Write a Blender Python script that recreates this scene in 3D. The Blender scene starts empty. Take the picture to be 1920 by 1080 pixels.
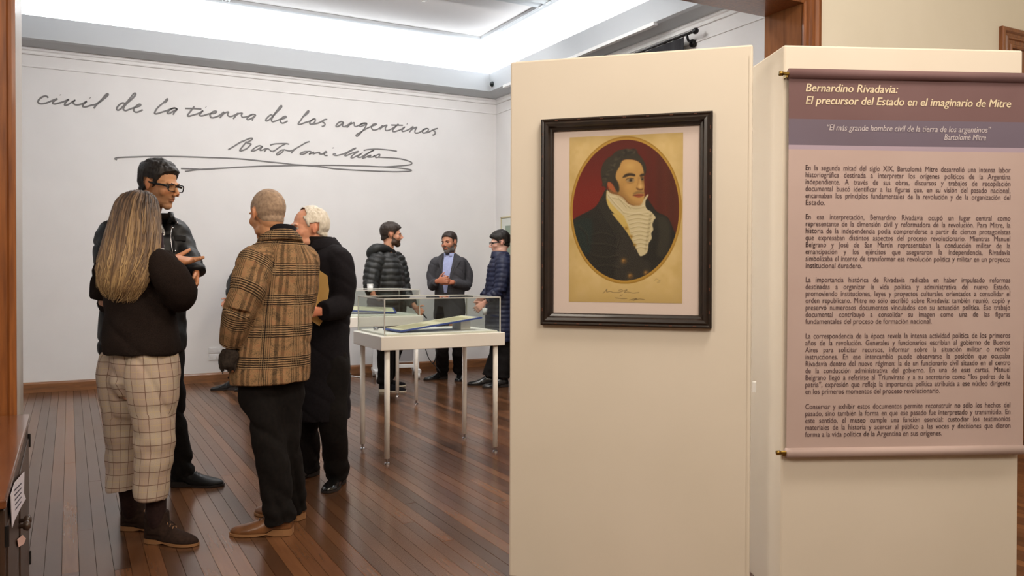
import bpy, bmesh, math, random
import numpy as np
from mathutils import Vector, Matrix

random.seed(7)
scn = bpy.context.scene
COL = scn.collection
PI = math.pi

# ------------------------------------------------------------------ camera
F = 1550.0; CY = 524.0; EYE = 1.27
TH = math.radians(28.17); PT = .0124; RL = .003
_fw = np.array([math.sin(TH)*math.cos(PT), math.cos(TH)*math.cos(PT), -math.sin(PT)])
_r = np.array([math.cos(TH), -math.sin(TH), 0.]); _u = np.cross(_r, _fw)
_rt = _r*math.cos(RL)+_u*math.sin(RL); _up = -_r*math.sin(RL)+_u*math.cos(RL)
C0 = np.array([0, 0, EYE])
RIGHT = np.array([math.cos(TH), -math.sin(TH), 0.]); AWAY = np.array([math.sin(TH), math.cos(TH), 0.]); UP = np.array([0, 0, 1.])

cam_d = bpy.data.cameras.new('camera'); cam = bpy.data.objects.new('camera', cam_d); COL.objects.link(cam)
cam.matrix_world = Matrix(((_rt[0], _up[0], -_fw[0], 0), (_rt[1], _up[1], -_fw[1], 0), (_rt[2], _up[2], -_fw[2], EYE), (0, 0, 0, 1)))
cam_d.sensor_width = 36; cam_d.sensor_fit = 'HORIZONTAL'; cam_d.lens = 36*F/1920; cam_d.shift_y = -16/1920
cam_d.clip_start = .05; cam_d.clip_end = 60
scn.camera = cam

# ------------------------------------------------------------------ world, lights, exposure
w = bpy.data.worlds.new('world'); scn.world = w; w.use_nodes = True
w.node_tree.nodes['Background'].inputs[0].default_value = (.9, .92, 1, 1)
w.node_tree.nodes['Background'].inputs[1].default_value = .3
scn.view_settings.view_transform = 'Standard'; scn.view_settings.look = 'None'
scn.view_settings.gamma = 1; scn.view_settings.use_curve_mapping = False
scn.view_settings.exposure = 0.0

ZC = 4.15            # ceiling height
YB = 9.70; XR = 4.95; XL = -3.2   # far gallery walls
YP = 3.64; YPF = 3.94             # partition with the wide doorway
DX0 = -.176; DX1 = 3.954; DZ = 2.90


def area(name, loc, size, power, color, target=None, spread=PI):
    d = bpy.data.lights.new(name, 'AREA'); d.shape = 'RECTANGLE'; d.size, d.size_y = size
    d.energy = power; d.color = color; d.spread = spread
    o = bpy.data.objects.new(name, d); COL.objects.link(o); o.location = loc
    if target is not None:
        o.rotation_euler = (Vector(target)-Vector(loc)).to_track_quat('-Z', 'Y').to_euler()
    return o


COOL = (.93, .97, 1.0); WARM = (1.0, .88, .745); NEUT = (1.0, .975, .955)
# strips lying in the trough behind the cornice, shining up at the cove
area('cove_strip_light_back', ((XL+XR)/2, YB-.1, 3.74), (XR-XL-.3, .06), 46, COOL).rotation_euler = (PI, 0, 0)
area('cove_strip_light_right', (XR-.1, (YPF+YB)/2, 3.74), (.06, YB-YPF-.3), 36, COOL).rotation_euler = (PI, 0, 0)
area('cove_strip_light_left', (XL+.1, (YPF+YB)/2, 3.74), (.06, YB-YPF-.3), 36, COOL).rotation_euler = (PI, 0, 0)
# ceiling track lamps of the gallery
area('gallery_lamp_light', (2.3, 6.4, 4.0), (3.4, .9), 104, NEUT, (2.5, 7.4, 0))
area('gallery_wall_wash_light', (2.3, 8.0, 4.02), (4.2, .25), 30, (1, .95, .92), (2.3, 9.7, 1.5))
# warm lamps of the camera's room and by the doorway, plus one added fill
area('warm_room_light', (1.0, -1.2, 3.2), (1.8, 1.0), 64, WARM, (2.2, 3.2, 1.7))
area('warm_room_ceiling_light', (1.9, 1.1, 3.9), (1.3, .5), 52, WARM, (2.1, 3.6, 1.2))
area('gallery_spot_light', (2.4, 4.15, 3.35), (.5, .2), 24, WARM, (2.2, 5.3, .6))
area('added_panel_side_fill', (1.0, 5.0, 3.4), (.25, .25), 12, WARM, (2.35, 2.4, 1.3), 1.3)  # added fill with no visible fitting, brightens the deep panel's left side
area('warm_room_light_right', (4.6, .2, 3.3), (1.0, .8), 32, WARM, (3.6, 3.6, 2.8))
area('warm_room_light_left', (-1.7, .8, 3.0), (.9, .8), 48, WARM, (2.2, 2.7, 1.2))


# ------------------------------------------------------------------ picture helpers
def ray(x, y): return _rt*(x-960)/F+_up*(CY-y)/F+_fw
def P(x, y, d): return C0+ray(x, y)*d
def on(x, y, ax, v):
    q = ray(x, y); return C0+q*((v-C0[ax])/q[ax])
def G(x, y): return on(x, y, 2, 0.)
def V3(a): return Vector((float(a[0]), float(a[1]), float(a[2])))
def nrm(a):
    a = np.array(a, float); return a/np.linalg.norm(a)


# ------------------------------------------------------------------ materials
def s2l(c):
    return tuple(((x/255)/12.92 if x/255 <= .04045 else ((x/255+.055)/1.055)**2.4) for x in c)


class X:
    """tiny expression helper for shader math"""
    def __init__(s, nt, sock): s.nt = nt; s.s = sock
    def _m(s, op, *b):
        n = s.nt.nodes.new('ShaderNodeMath'); n.operation = op
        s.nt.links.new(s.s, n.inputs[0])
        for i, q in enumerate(b):
            if isinstance(q, X): s.nt.links.new(q.s, n.inputs[i+1])
            else: n.inputs[i+1].default_value = q
        return X(s.nt, n.outputs[0])
    def __add__(s, b): return s._m('ADD', b)
    def __sub__(s, b): return s._m('SUBTRACT', b)
    def __mul__(s, b): return s._m('MULTIPLY', b)
    def mod(s, b): return s._m('FLOORED_MODULO', b)
    def lt(s, b): return s._m('LESS_THAN', b)
    def gt(s, b): return s._m('GREATER_THAN', b)
    def mx(s, b): return s._m('MAXIMUM', b)
    def mn(s, b): return s._m('MINIMUM', b)
    def ab(s): return s._m('ABSOLUTE')


def new_mat(name, col, rough=.6, spec=.5, metal=0, coat=0, bump=None, sheen=0):
    m = bpy.data.materials.new(name); m.use_nodes = True; nt = m.node_tree
    b = nt.nodes['Principled BSDF']
    b.inputs['Base Color'].default_value = (*s2l(col), 1)
    b.inputs['Roughness'].default_value = rough; b.inputs['Metallic'].default_value = metal
    b.inputs['Specular IOR Level'].default_value = spec; b.inputs['Coat Weight'].default_value = coat
    b.inputs['Coat Roughness'].default_value = .1
    b.inputs['Sheen Weight'].default_value = sheen
    if bump:
        sc, st = bump[:2]
        n = nt.nodes.new('ShaderNodeTexNoise'); n.inputs['Scale'].default_value = sc; n.inputs['Detail'].default_value = 4
        t = nt.nodes.new('ShaderNodeTexCoord'); nt.links.new(t.outputs['Object'], n.inputs['Vector'])
        u = nt.nodes.new('ShaderNodeBump'); u.inputs['Strength'].default_value = st; u.inputs['Distance'].default_value = .01
        nt.links.new(n.outputs['Fac'], u.inputs['Height']); nt.links.new(u.outputs[0], b.inputs['Normal'])
    return m


def noise(nt, scale, vec=None, detail=4, dist=0, stretch=None):
    n = nt.nodes.new('ShaderNodeTexNoise'); n.inputs['Scale'].default_value = scale
    n.inputs['Detail'].default_value = detail; n.inputs['Distortion'].default_value = dist
    if vec is None:
        t = nt.nodes.new('ShaderNodeTexCoord'); vec = t.outputs['Object']
    if stretch:
        mp = nt.nodes.new('ShaderNodeMapping'); mp.inputs['Scale'].default_value = stretch
        nt.links.new(vec, mp.inputs['Vector']); vec = mp.outputs[0]
    nt.links.new(vec, n.inputs['Vector'])
    return X(nt, n.outputs['Fac'])


def ramp(nt, fac, stops):
    r = nt.nodes.new('ShaderNodeValToRGB'); e = r.color_ramp.elements
    while len(e) < len(stops): e.new(.5)
    for q, (p, c) in zip(e, stops): q.position = p; q.color = (*s2l(c), 1)
    nt.links.new(fac.s if isinstance(fac, X) else fac, r.inputs[0])
    return r.outputs[0]


def mix(nt, fac, a, b, mode='MIX'):
    n = nt.nodes.new('ShaderNodeMix'); n.data_type = 'RGBA'; n.blend_type = mode
    for q, i in ((fac, 0), (a, 6), (b, 7)):
        if isinstance(q, X): nt.links.new(q.s, n.inputs[i])
        elif isinstance(q, (int, float)): n.inputs[i].default_value = q
        elif isinstance(q, tuple): n.inputs[i].default_value = (*s2l(q), 1)
        else: nt.links.new(q, n.inputs[i])
    return n.outputs[2]


def mottled(name, c1, c2, scale, rough=.6, stretch=None, bump=0., coat=0, spec=.5, metal=0, sheen=0, dist=0):
    m = new_mat(name, c1, rough, spec, metal, coat, sheen=sheen); nt = m.node_tree; b = nt.nodes['Principled BSDF']
    f = noise(nt, scale, stretch=stretch, dist=dist)
    nt.links.new(ramp(nt, f, [(.3, c1), (.7, c2)]), b.inputs['Base Color'])
    if bump:
        u = nt.nodes.new('ShaderNodeBump'); u.inputs['Strength'].default_value = bump; u.inputs['Distance'].default_value = .004
        nt.links.new(f.s, u.inputs['Height']); nt.links.new(u.outputs[0], b.inputs['Normal'])
    return m


def vcol_mat(name, attr, rough=.6, spec=.4, bumpn=None, sss=0, mul=None):
    m = new_mat(name, (128, 128, 128), rough, spec, bump=bumpn); nt = m.node_tree; b = nt.nodes['Principled BSDF']
    a = nt.nodes.new('ShaderNodeAttribute'); a.attribute_name = attr
    nt.links.new(a.outputs['Color'], b.inputs['Base Color'])
    if sss:
        b.inputs['Subsurface Weight'].default_value = sss; b.inputs['Subsurface Radius'].default_value = (.012, .004, .002)
        b.inputs['Subsurface Scale'].default_value = 1
    return m


M = {}
M['wall_white'] = mottled('gallery_wall_paint', (222, 220, 218), (226, 224, 222), 3, .75)
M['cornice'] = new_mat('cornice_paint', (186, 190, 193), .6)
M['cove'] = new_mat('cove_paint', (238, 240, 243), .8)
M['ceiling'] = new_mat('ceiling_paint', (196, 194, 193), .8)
M['cream_wall'] = mottled('cream_wall_paint', (232, 227, 212), (237, 232, 218), 2, .8)
M['panel'] = mottled('cream_display_panel_cloth', (217, 208, 193), (222, 213, 199), 2.2, .8, bump=.1)
M['wood_trim'] = mottled('varnished_door_wood', (108, 60, 30), (150, 90, 44), 6, .32, stretch=(9, 9, .7), bump=.05, coat=.35)
M['jamb_white'] = new_mat('off_white_left_jamb', (196, 192, 188), .35); M['jamb_wood'] = mottled('matt_jamb_wood', (116, 72, 40), (142, 92, 54), 5, .6, stretch=(7, 7, .7), spec=.2)  # left jamb is one even off-white, the other jambs wood
M['wood_base'] = mottled('baseboard_wood', (112, 74, 46), (146, 98, 60), 5, .4, stretch=(1, 1, 8), coat=.2)
M['cab_wood'] = mottled('dark_cabinet_wood', (50, 36, 29), (68, 49, 38), 8, .4, stretch=(6, 6, .6), coat=.2)
M['cab_top'] = mottled('cabinet_top_wood', (86, 48, 28), (118, 70, 42), 6, .2, stretch=(5, .7, 5), coat=.5)
M['black'] = new_mat('black_plastic', (22, 22, 23), .45)
M['black_metal'] = new_mat('black_metal', (24, 24, 26), .35, metal=.3)
M['brass'] = new_mat('brass', (150, 122, 62), .28, metal=1)
M['chrome'] = new_mat('chrome', (190, 190, 195), .2, metal=1)
M['white_paint'] = new_mat('white_table_lacquer', (242, 238, 230), .45)
M['white_plastic'] = new_mat('white_plastic', (225, 225, 224), .4)
M['grey_plastic'] = new_mat('grey_panel', (150, 148, 150), .5)
M['ink'] = new_mat('wall_lettering_vinyl', (118, 116, 115), .6)
M['curtain'] = mottled('black_curtain_cloth', (24, 23, 26), (38, 36, 40), 20, .9, stretch=(1, 6, .3))
M['paper'] = mottled('white_paper', (226, 222, 232), (214, 208, 222), 30, .7)
M['paper_pink'] = new_mat('pink_label_paper', (222, 182, 172), .7)
M['ink_blue'] = new_mat('dark_print', (70, 66, 86), .7)
M['blue_card'] = new_mat('blue_mount_card', (62, 82, 158), .6)
M['old_doc'] = mottled('old_document_paper', (214, 206, 172), (226, 220, 196), 9, .8)
M['doc_ink'] = new_mat('faded_ink', (150, 140, 100), .8)
M['envelope'] = mottled('manila_envelope_paper', (206, 164, 92), (218, 178, 106), 8, .7)
M['led'] = new_mat('led_strip', (255, 255, 255), .5)
M['led'].node_tree.nodes['Principled BSDF'].inputs['Emission Color'].default_value = (.9, .96, 1, 1)
M['led'].node_tree.nodes['Principled BSDF'].inputs['Emission Strength'].default_value = 12
M['lamp'] = new_mat('spot_lamp_face', (255, 255, 255), .5)
M['lamp'].node_tree.nodes['Principled BSDF'].inputs['Emission Color'].default_value = (1, .95, .85, 1)
M['lamp'].node_tree.nodes['Principled BSDF'].inputs['Emission Strength'].default_value = 14


def glass_mat(name, tint=(250, 252, 251), k=1.0):
    m = bpy.data.materials.new(name); m.use_nodes = True; nt = m.node_tree; nt.nodes.clear()
    o = nt.nodes.new('ShaderNodeOutputMaterial'); t = nt.nodes.new('ShaderNodeBsdfTransparent'); t.inputs[0].default_value = (*s2l(tint), 1)
    g = nt.nodes.new('ShaderNodeBsdfGlossy'); g.inputs['Roughness'].default_value = .01
    f = nt.nodes.new('ShaderNodeFresnel'); f.inputs['IOR'].default_value = 1.45
    mx = nt.nodes.new('ShaderNodeMixShader'); ge = nt.nodes.new('ShaderNodeNewGeometry')
    q = X(nt, f.outputs[0])*k*(X(nt, ge.outputs['Backfacing'])*-1.0+1.0)
    nt.links.new(q.s, mx.inputs[0]); nt.links.new(t.outputs[0], mx.inputs[1]); nt.links.new(g.outputs[0], mx.inputs[2])
    nt.links.new(mx.outputs[0], o.inputs[0]); return m


M['glass'] = glass_mat('clear_glass', (244, 246, 244))
M['picture_glass'] = glass_mat('picture_glass', (253, 253, 253), .8)

# floor planks: grain runs along Y, tone varies from plank to plank
m = new_mat('varnished_floor_plank', (110, 66, 40), .3, .5, coat=.0); nt = m.node_tree; b = nt.nodes['Principled BSDF']
oi = nt.nodes.new('ShaderNodeObjectInfo'); geo = nt.nodes.new('ShaderNodeNewGeometry')
att = nt.nodes.new('ShaderNodeAttribute'); att.attribute_name = 'tone'
g1 = noise(nt, 7, geo.outputs['Position'], 4, .15, (9, .55, 1))
g2 = noise(nt, 1.3, geo.outputs['Position'], 3, 0, (3, .6, 1))
g3 = noise(nt, 60, geo.outputs['Position'], 2, 0, (3, .12, 1))
rnd = X(nt, oi.outputs['Random'])+X(nt, att.outputs['Fac'])
base = ramp(nt, (rnd*.62+g2*.5)-.05, [(.12, (68, 44, 30)), (.4, (94, 62, 40)), (.66, (114, 75, 49)), (.9, (142, 95, 60))])
c2 = mix(nt, g1*.85, base, (62, 42, 30), 'MIX')
c3 = mix(nt, .45, c2, base)
nt.links.new(c3, b.inputs['Base Color'])
rr = g2*.14+g3*.05+.13
nt.links.new(rr.s, b.inputs['Roughness'])
bu = nt.nodes.new('ShaderNodeBump'); bu.inputs['Strength'].default_value = .10; bu.inputs['Distance'].default_value = .004
wav = noise(nt, 1.0, geo.outputs['Position'], 3, 0, (7, .9, 1))
nt.links.new((wav+g3*.015).s, bu.inputs['Height']); nt.links.new(bu.outputs[0], b.inputs['Normal'])
M['plank'] = m
M['gap'] = new_mat('floor_gap_dark', (40, 27, 20), .8)


# ------------------------------------------------------------------ object helpers
def link(o, parent=None, label=None, cat=None, group=None, kind=None):
    COL.objects.link(o)
    if parent is not None: o.parent = parent
    if label: o['label'] = label
    if cat: o['category'] = cat
    if group: o['group'] = group
    if kind: o['kind'] = kind
    return o


def empty(name, loc, label, cat, group=None):
    o = bpy.data.objects.new(name, None); o.location = V3(loc); o.empty_display_size = .1
    link(o, None, label, cat, group); bpy.context.view_layer.update(); return o


def from_bm(name, bm, mat, parent=None, smooth=False, **kw):
    me = bpy.data.meshes.new(name); bm.to_mesh(me); bm.free()
    return from_me(name, me, mat, parent, smooth, **kw)


def from_me(name, me, mat, parent=None, smooth=False, **kw):
    for q in (mat if isinstance(mat, (list, tuple)) else [mat]): me.materials.append(q)
    if smooth: me.polygons.foreach_set('use_smooth', [True]*len(me.polygons))
    o = bpy.data.objects.new(name, me); link(o, parent, **kw)
    if parent is not None and parent.parent is None: o.matrix_parent_inverse = Matrix.Translation(-parent.location)
    return o


def box(bm, lo, hi, mi=0, bevel=0):
    vs = [bm.verts.new((x, y, z)) for x in (lo[0], hi[0]) for y in (lo[1], hi[1]) for z in (lo[2], hi[2])]
    fs = [bm.faces.new([vs[i] for i in f]) for f in ((0, 1, 3, 2), (4, 6, 7, 5), (0, 4, 5, 1), (2, 3, 7, 6), (0, 2, 6, 4), (1, 5, 7, 3))]
    for f in fs: f.material_index = mi
    if bevel:
        es = list({e for f in fs for e in f.edges})
        bmesh.ops.bevel(bm, geom=es, offset=bevel, segments=2, affect='EDGES', profile=.5)
    return vs


def obox(bm, c, ax, ay, az, mi=0, bevel=0):
    """box centred at c with half-axes ax, ay, az"""
    c, ax, ay, az = [np.array(q, float) for q in (c, ax, ay, az)]
    vs = [bm.verts.new(V3(c+i*ax+j*ay+k*az)) for i in (-1, 1) for j in (-1, 1) for k in (-1, 1)]
    fs = [bm.faces.new([vs[i] for i in f]) for f in ((0, 1, 3, 2), (4, 6, 7, 5), (0, 4, 5, 1), (2, 3, 7, 6), (0, 2, 6, 4), (1, 5, 7, 3))]
    for f in fs: f.material_index = mi
    if bevel:
        bmesh.ops.bevel(bm, geom=list({e for f in fs for e in f.edges}), offset=bevel, segments=2, affect='EDGES', profile=.5)
    bmesh.ops.recalc_face_normals(bm, faces=bm.faces[:])


def hexa(bm, q, n, t, mi=0):
    """quad q[4] extruded along n by t"""
    a = [bm.verts.new(V3(p)) for p in q]; c = [bm.verts.new(V3(np.array(p)+np.array(n)*t)) for p in q]
    fs = [bm.faces.new(a[::-1]), bm.faces.new(c)]
    for i in range(4): fs.append(bm.faces.new([a[i], a[(i+1) % 4], c[(i+1) % 4], c[i]]))
    for f in fs: f.material_index = mi
    bmesh.ops.recalc_face_normals(bm, faces=fs)


def rings(bm, rs, cap=True, mi=0, closed=False):
    """rs: list of lists of points"""
    R = [[bm.verts.new(V3(p)) for p in r] for r in rs]; n = len(R[0]); fs = []
    for i in range(len(R)-1+(1 if closed else 0)):
        A, B = R[i], R[(i+1) % len(R)]
        for k in range(n): fs.append(bm.faces.new([A[k], A[(k+1) % n], B[(k+1) % n], B[k]]))
    if cap and not closed: fs += [bm.faces.new(R[0][::-1]), bm.faces.new(R[-1])]
    for f in fs: f.material_index = mi
    return R


def frames(pts, side=None):
    pts = [np.array(p, float) for p in pts]; out = []; s = None if side is None else nrm(side)
    for i, p in enumerate(pts):
        t = nrm(pts[min(i+1, len(pts)-1)]-pts[max(i-1, 0)])
        if s is None:
            s = np.cross(t, UP)
            if np.linalg.norm(s) < .2: s = np.cross(t, np.array([0, 1., 0]))
        if side is not None and not isinstance(side, str):
            s = nrm(side)
        s = nrm(s-t*np.dot(s, t)); out.append((p, s, np.cross(t, s), t))
    return out


def tube(bm, pts, rad, n=14, side=None, cap=True, mi=0, power=2.0):
    fr = frames(pts, side); rs = []
    for (p, s, b, t), r in zip(fr, rad):
        a, c = (r, r) if np.isscalar(r) else r
        ring = []
        for k in range(n):
            th = 2*PI*k/n; cc, ss = math.cos(th), math.sin(th)
            e = 2/power
            ring.append(p+s*a*math.copysign(abs(cc)**e, cc)+b*c*math.copysign(abs(ss)**e, ss))
        rs.append(ring)
    rings(bm, rs, cap, mi)


def ell(bm, c, r, R=None, seg=16, mi=0):
    Mx = np.eye(3) if R is None else np.array(R).T      # rows of R are local axes
    m4 = Matrix.Identity(4)
    for i in range(3):
        for j in range(3): m4[i][j] = float(Mx[i, j]*r[j])
        m4[i][3] = float(c[i])
    g = bmesh.ops.create_uvsphere(bm, u_segments=seg, v_segments=max(6, seg//2), radius=1, matrix=m4)
    for v in g['verts']:
        for f in v.link_faces: f.material_index = mi


def cr(pts, n=6):
    """Catmull-Rom resampling"""
    p = [np.array(q, float) for q in pts]
    if len(p) < 3: return p
    p = [2*p[0]-p[1]]+p+[2*p[-1]-p[-2]]; out = []
    for i in range(1, len(p)-2):
        for k in range(n):
            t = k/n; a, b_, c, d = p[i-1], p[i], p[i+1], p[i+2]
            out.append(.5*((2*b_)+(c-a)*t+(2*a-5*b_+4*c-d)*t*t+(3*b_-a-3*c+d)*t**3))
    out.append(p[-2]); return out


# ------------------------------------------------------------------ numpy value noise
def _hash(i, j, k, s):
    h = (i*374761393+j*668265263+k*2147483647+s*974634777) & 0xffffffff
    h = ((h ^ (h >> 13))*1274126177) & 0xffffffff
    return ((h ^ (h >> 16)) & 0xffff)/65535.0


def vn(x, y, z=0., s=0):
    x, y, z = np.broadcast_arrays(np.asarray(x, float), np.asarray(y, float), np.asarray(z, float))
    i, j, k = [np.floor(q).astype(np.int64) for q in (x, y, z)]
    fx, fy, fz = x-i, y-j, z-k
    fx, fy, fz = [q*q*(3-2*q) for q in (fx, fy, fz)]
    r = 0
    for a in (0, 1):
        for b_ in (0, 1):
            for c in (0, 1):
                r = r+_hash(i+a, j+b_, k+c, s)*(fx if a else 1-fx)*(fy if b_ else 1-fy)*(fz if c else 1-fz)
    return r*2-1


def ss(a, b_, x):
    t = np.clip((x-a)/(b_-a), 0, 1); return t*t*(3-2*t)


# ================================================================== SETTING
def struct(name, bm, mat, parent=None, **kw): return from_bm(name, bm, mat, parent, kind=None if parent else 'structure', **kw)


# walls of the far gallery
bm = bmesh.new(); box(bm, (XL-.2, YB, 0), (XR+.2, YB+.2, ZC+.1)); struct('wall_back', bm, M['wall_white'])
bm = bmesh.new(); box(bm, (XR, YPF, 0), (XR+.2, YB, ZC+.1)); struct('wall_right', bm, M['wall_white'])
bm = bmesh.new(); box(bm, (XL-.2, YPF, 0), (XL, YB, ZC+.1)); struct('wall_left', bm, M['wall_white'])
# partition wall with the doorway: cream towards the camera, white towards the gallery
LTH = 4.10
bm = bmesh.new()
box(bm, (XL-.2, YP, 0), (DX0-.02, YP+.12, ZC+.1), 0); box(bm, (XL, YP+.12, 0), (DX0-.02, LTH, ZC+.1), 1)
box(bm, (DX1+.02, YP, 0), (7.2, YP+.12, ZC+.1), 0); box(bm, (DX1+.02, YP+.12, 0), (XR, YPF, ZC+.1), 1)
box(bm, (DX0-.02, YP, DZ+.02), (DX1+.02, YP+.12, ZC+.1), 0); box(bm, (DX0-.02, YP+.12, DZ+.02), (DX1+.02, YPF, ZC+.1), 1)
struct('wall_partition', bm, [M['cream_wall'], M['wall_white']])
# walls and ceiling of the camera's room
CX0, CX1, CYN = -3.2, 7.0, -3.2
bm = bmesh.new(); box(bm, (CX0-.2, CYN-.2, 0), (CX1+.2, CYN, ZC+.1)); struct('wall_near', bm, M['cream_wall'])
bm = bmesh.new(); box(bm, (CX0-.2, CYN, 0), (CX0, YP, ZC+.1)); struct('wall_near_left', bm, M['cream_wall'])
bm = bmesh.new(); box(bm, (CX1, CYN, 0), (CX1+.2, YP, ZC+.1)); struct('wall_near_right', bm, M['cream_wall'])
bm = bmesh.new(); box(bm, (CX0-.2, CYN-.2, ZC), (CX1+.2, YP, ZC+.15)); struct('ceiling_near', bm, M['cream_wall'])

# ceiling of the gallery with its moulded strips and the curved cove
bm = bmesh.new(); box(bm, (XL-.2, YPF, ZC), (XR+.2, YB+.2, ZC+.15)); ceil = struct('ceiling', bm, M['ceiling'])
CM = .40    # distance of the outer moulding from the walls
def cove_prof(n=8):
    """offset from wall, height"""
    return [(CM*(1-math.cos(a)), 3.80+(ZC-3.80)*math.sin(a)) for a in [PI/2*i/n for i in range(n+1)]]
def strip(name, prof, side, mat, y0=YPF, x0=XL, close=True):
    """profile (offset, z) swept along one wall, mitred at the corners"""
    bm = bmesh.new(); A, B = [], []
    for o_, z in prof:
        if side == 'back': a, b_ = (x0+o_, YB-o_, z), (XR-o_, YB-o_, z)
        elif side == 'right': a, b_ = (XR-o_, YB-o_, z), (XR-o_, y0, z)
        else: a, b_ = (XL+o_, y0, z), (XL+o_, YB-o_, z)
        A.append(bm.verts.new(a)); B.append(bm.verts.new(b_))
    n = len(A)
    for i in range(n if close else n-1):
        j = (i+1) % n; bm.faces.new([A[i], A[j], B[j], B[i]])
    if close: bm.faces.new(A[::-1]); bm.faces.new(B)
    bmesh.ops.recalc_face_normals(bm, faces=bm.faces[:])
    return from_bm(name, bm, mat, None, kind='structure')
for sd in ('back', 'right', 'left'):
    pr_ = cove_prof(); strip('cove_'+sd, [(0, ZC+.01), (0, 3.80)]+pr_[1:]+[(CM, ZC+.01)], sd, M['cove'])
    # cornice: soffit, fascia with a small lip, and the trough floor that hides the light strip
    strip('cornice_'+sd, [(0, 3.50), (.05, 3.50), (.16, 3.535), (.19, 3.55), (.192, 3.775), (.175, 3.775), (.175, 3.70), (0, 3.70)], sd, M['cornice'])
    strip('trim_picture_rail_'+sd, [(0, 3.425), (.014, 3.43), (.014, 3.445), (.006, 3.452), (.006, 3.465), (.016, 3.475), (.016, 3.50), (0, 3.50)], sd, M['wall_white'])
    strip('trim_wall_bead_'+sd, [(0, 3.300), (.009, 3.302), (.009, 3.314), (0, 3.318)], sd, M['wall_white'])
    strip('baseboard_'+sd, [(0, 0), (.022, 0), (.022, .085), (.014, .10), (0, .105)], sd, M['wood_base'])
def mould(name, a, b_, wd=.045):
    a, b_ = np.array(a), np.array(b_); t = nrm(b_-a); s = np.cross(t, UP)*wd
    bm = bmesh.new(); pf = [(-1, 0), (-.85, -.03), (-.35, -.018), (0, -.026), (.35, -.018), (.85, -.03), (1, 0)]
    rings(bm, [[p+s*u+UP*(v) for u, v in pf] for p in (a, b_)]); bmesh.ops.recalc_face_normals(bm, faces=bm.faces[:])
    return from_bm(name, bm, M['cornice'], ceil)
mx0, mx1, my1 = XL+CM, XR-CM, YB-CM
mould('ceiling_moulding', (mx0, my1, ZC), (mx1, my1, ZC)); mould('ceiling_moulding', (mx1, my1, ZC), (mx1, YPF, ZC))
mould('ceiling_moulding', (mx0, my1, ZC), (mx0, YPF, ZC))
q = on(1032, 11, 2, ZC); mould('ceiling_moulding', (mx0, q[1], ZC), (mx1, q[1], ZC)); mould('ceiling_moulding', (mx0, q[1]-.14, ZC), (mx1, q[1]-.14, ZC))
q2 = on(420, 3, 2, ZC); mould('ceiling_moulding', (q2[0]-.0, my1, ZC), (q2[0], YPF, ZC)); mould('ceiling_moulding', (mx0, 5.6, ZC), (mx1, 5.6, ZC))
# light strips lying in the trough
for nm, a, b_ in (('back', (XL+.2, YB-.13, 3.70), (XR-.2, YB-.07, 3.712)), ('right', (XR-.13, YPF+.1, 3.70), (XR-.07, YB-.2, 3.712))):
    bm = bmesh.new(); box(bm, a, b_); o = from_bm('light_strip', bm, M['white_plastic'], None, label='thin white light strip in the cornice trough along the %s wall' % nm, cat='light strip')

# white pelmet lip under the right cornice
a = on(1228, 57, 0, XR-.2); bm = bmesh.new(); box(bm, (XR-.215, a[1], 3.515), (XR-.17, YB-.6, 3.548)); struct('trim_cornice_lip', bm, M['white_plastic'])

# door casing: two jambs, head, moulded architrave on the camera's side
def arch_prof(w=.14):   # (along outward, towards the camera)
    return [(0, 0), (0, .018), (.012, .024), (.022, .024), (.03, .014), (.055, .014), (.062, .026), (.075, .026), (.082, .016), (.1, .018), (.112, .034), (w-.006, .034), (w, .028), (w, 0)]
def door_frame(x0, x1, z1, yl, yr, n):
    root = empty('door_%d' % n, (x0, YP, 0), None, None); root['kind'] = 'structure'
    for nm, xo, sgn, yy in (('jamb', x0, -1, yl), ('jamb', x1, 1, yr)):
        bm = bmesh.new(); box(bm, (min(xo, xo+sgn*.019), YP-.004, 0), (max(xo, xo+sgn*.019), yy+.006, z1)); from_bm(nm, bm, M['jamb_white'] if n == 1 and sgn < 0 else M['jamb_wood'], root)
        bm = bmesh.new(); rings(bm, [[(xo+sgn*u, YP-v, 0) for u, v in arch_prof()], [(xo+sgn*u, YP-v, z1+u) for u, v in arch_prof()]])
        bmesh.ops.recalc_face_normals(bm, faces=bm.faces[:]); from_bm('casing', bm, M['wood_trim'], root)
    bm = bmesh.new(); box(bm, (x0-.019, YP-.004, z1), (x1+.019, min(yl, yr)+.006, z1+.019)); from_bm('head', bm, M['wood_trim'], root)
    bm = bmesh.new(); rings(bm, [[(x0-u, YP-v, z1+u) for u, v in arch_prof()], [(x1+u, YP-v, z1+u) for u, v in arch_prof()]])
    bmesh.ops.recalc_face_normals(bm, faces=bm.faces[:]); from_bm('head_casing', bm, M['wood_trim'], root)
    return root
door_frame(DX0, DX1, DZ, LTH, YPF, 1)
q = on(1873, 50, 1, YP)[0]
d2 = door_frame(q+.14, q+.14+1.0, DZ, YP+.02, YP+.02, 2)
bm = bmesh.new(); box(bm, (q+.14, YP-.003, 0), (q+1.14, YP+.02, DZ))
for zz in (.25, 1.1, 2.0):
    for xx in (q+.24, q+.68): box(bm, (xx, YP-.014, zz), (xx+.36, YP-.002, zz+.72), 0, .006)
from_bm('door_leaf', bm, M['wood_trim'], d2)

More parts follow.
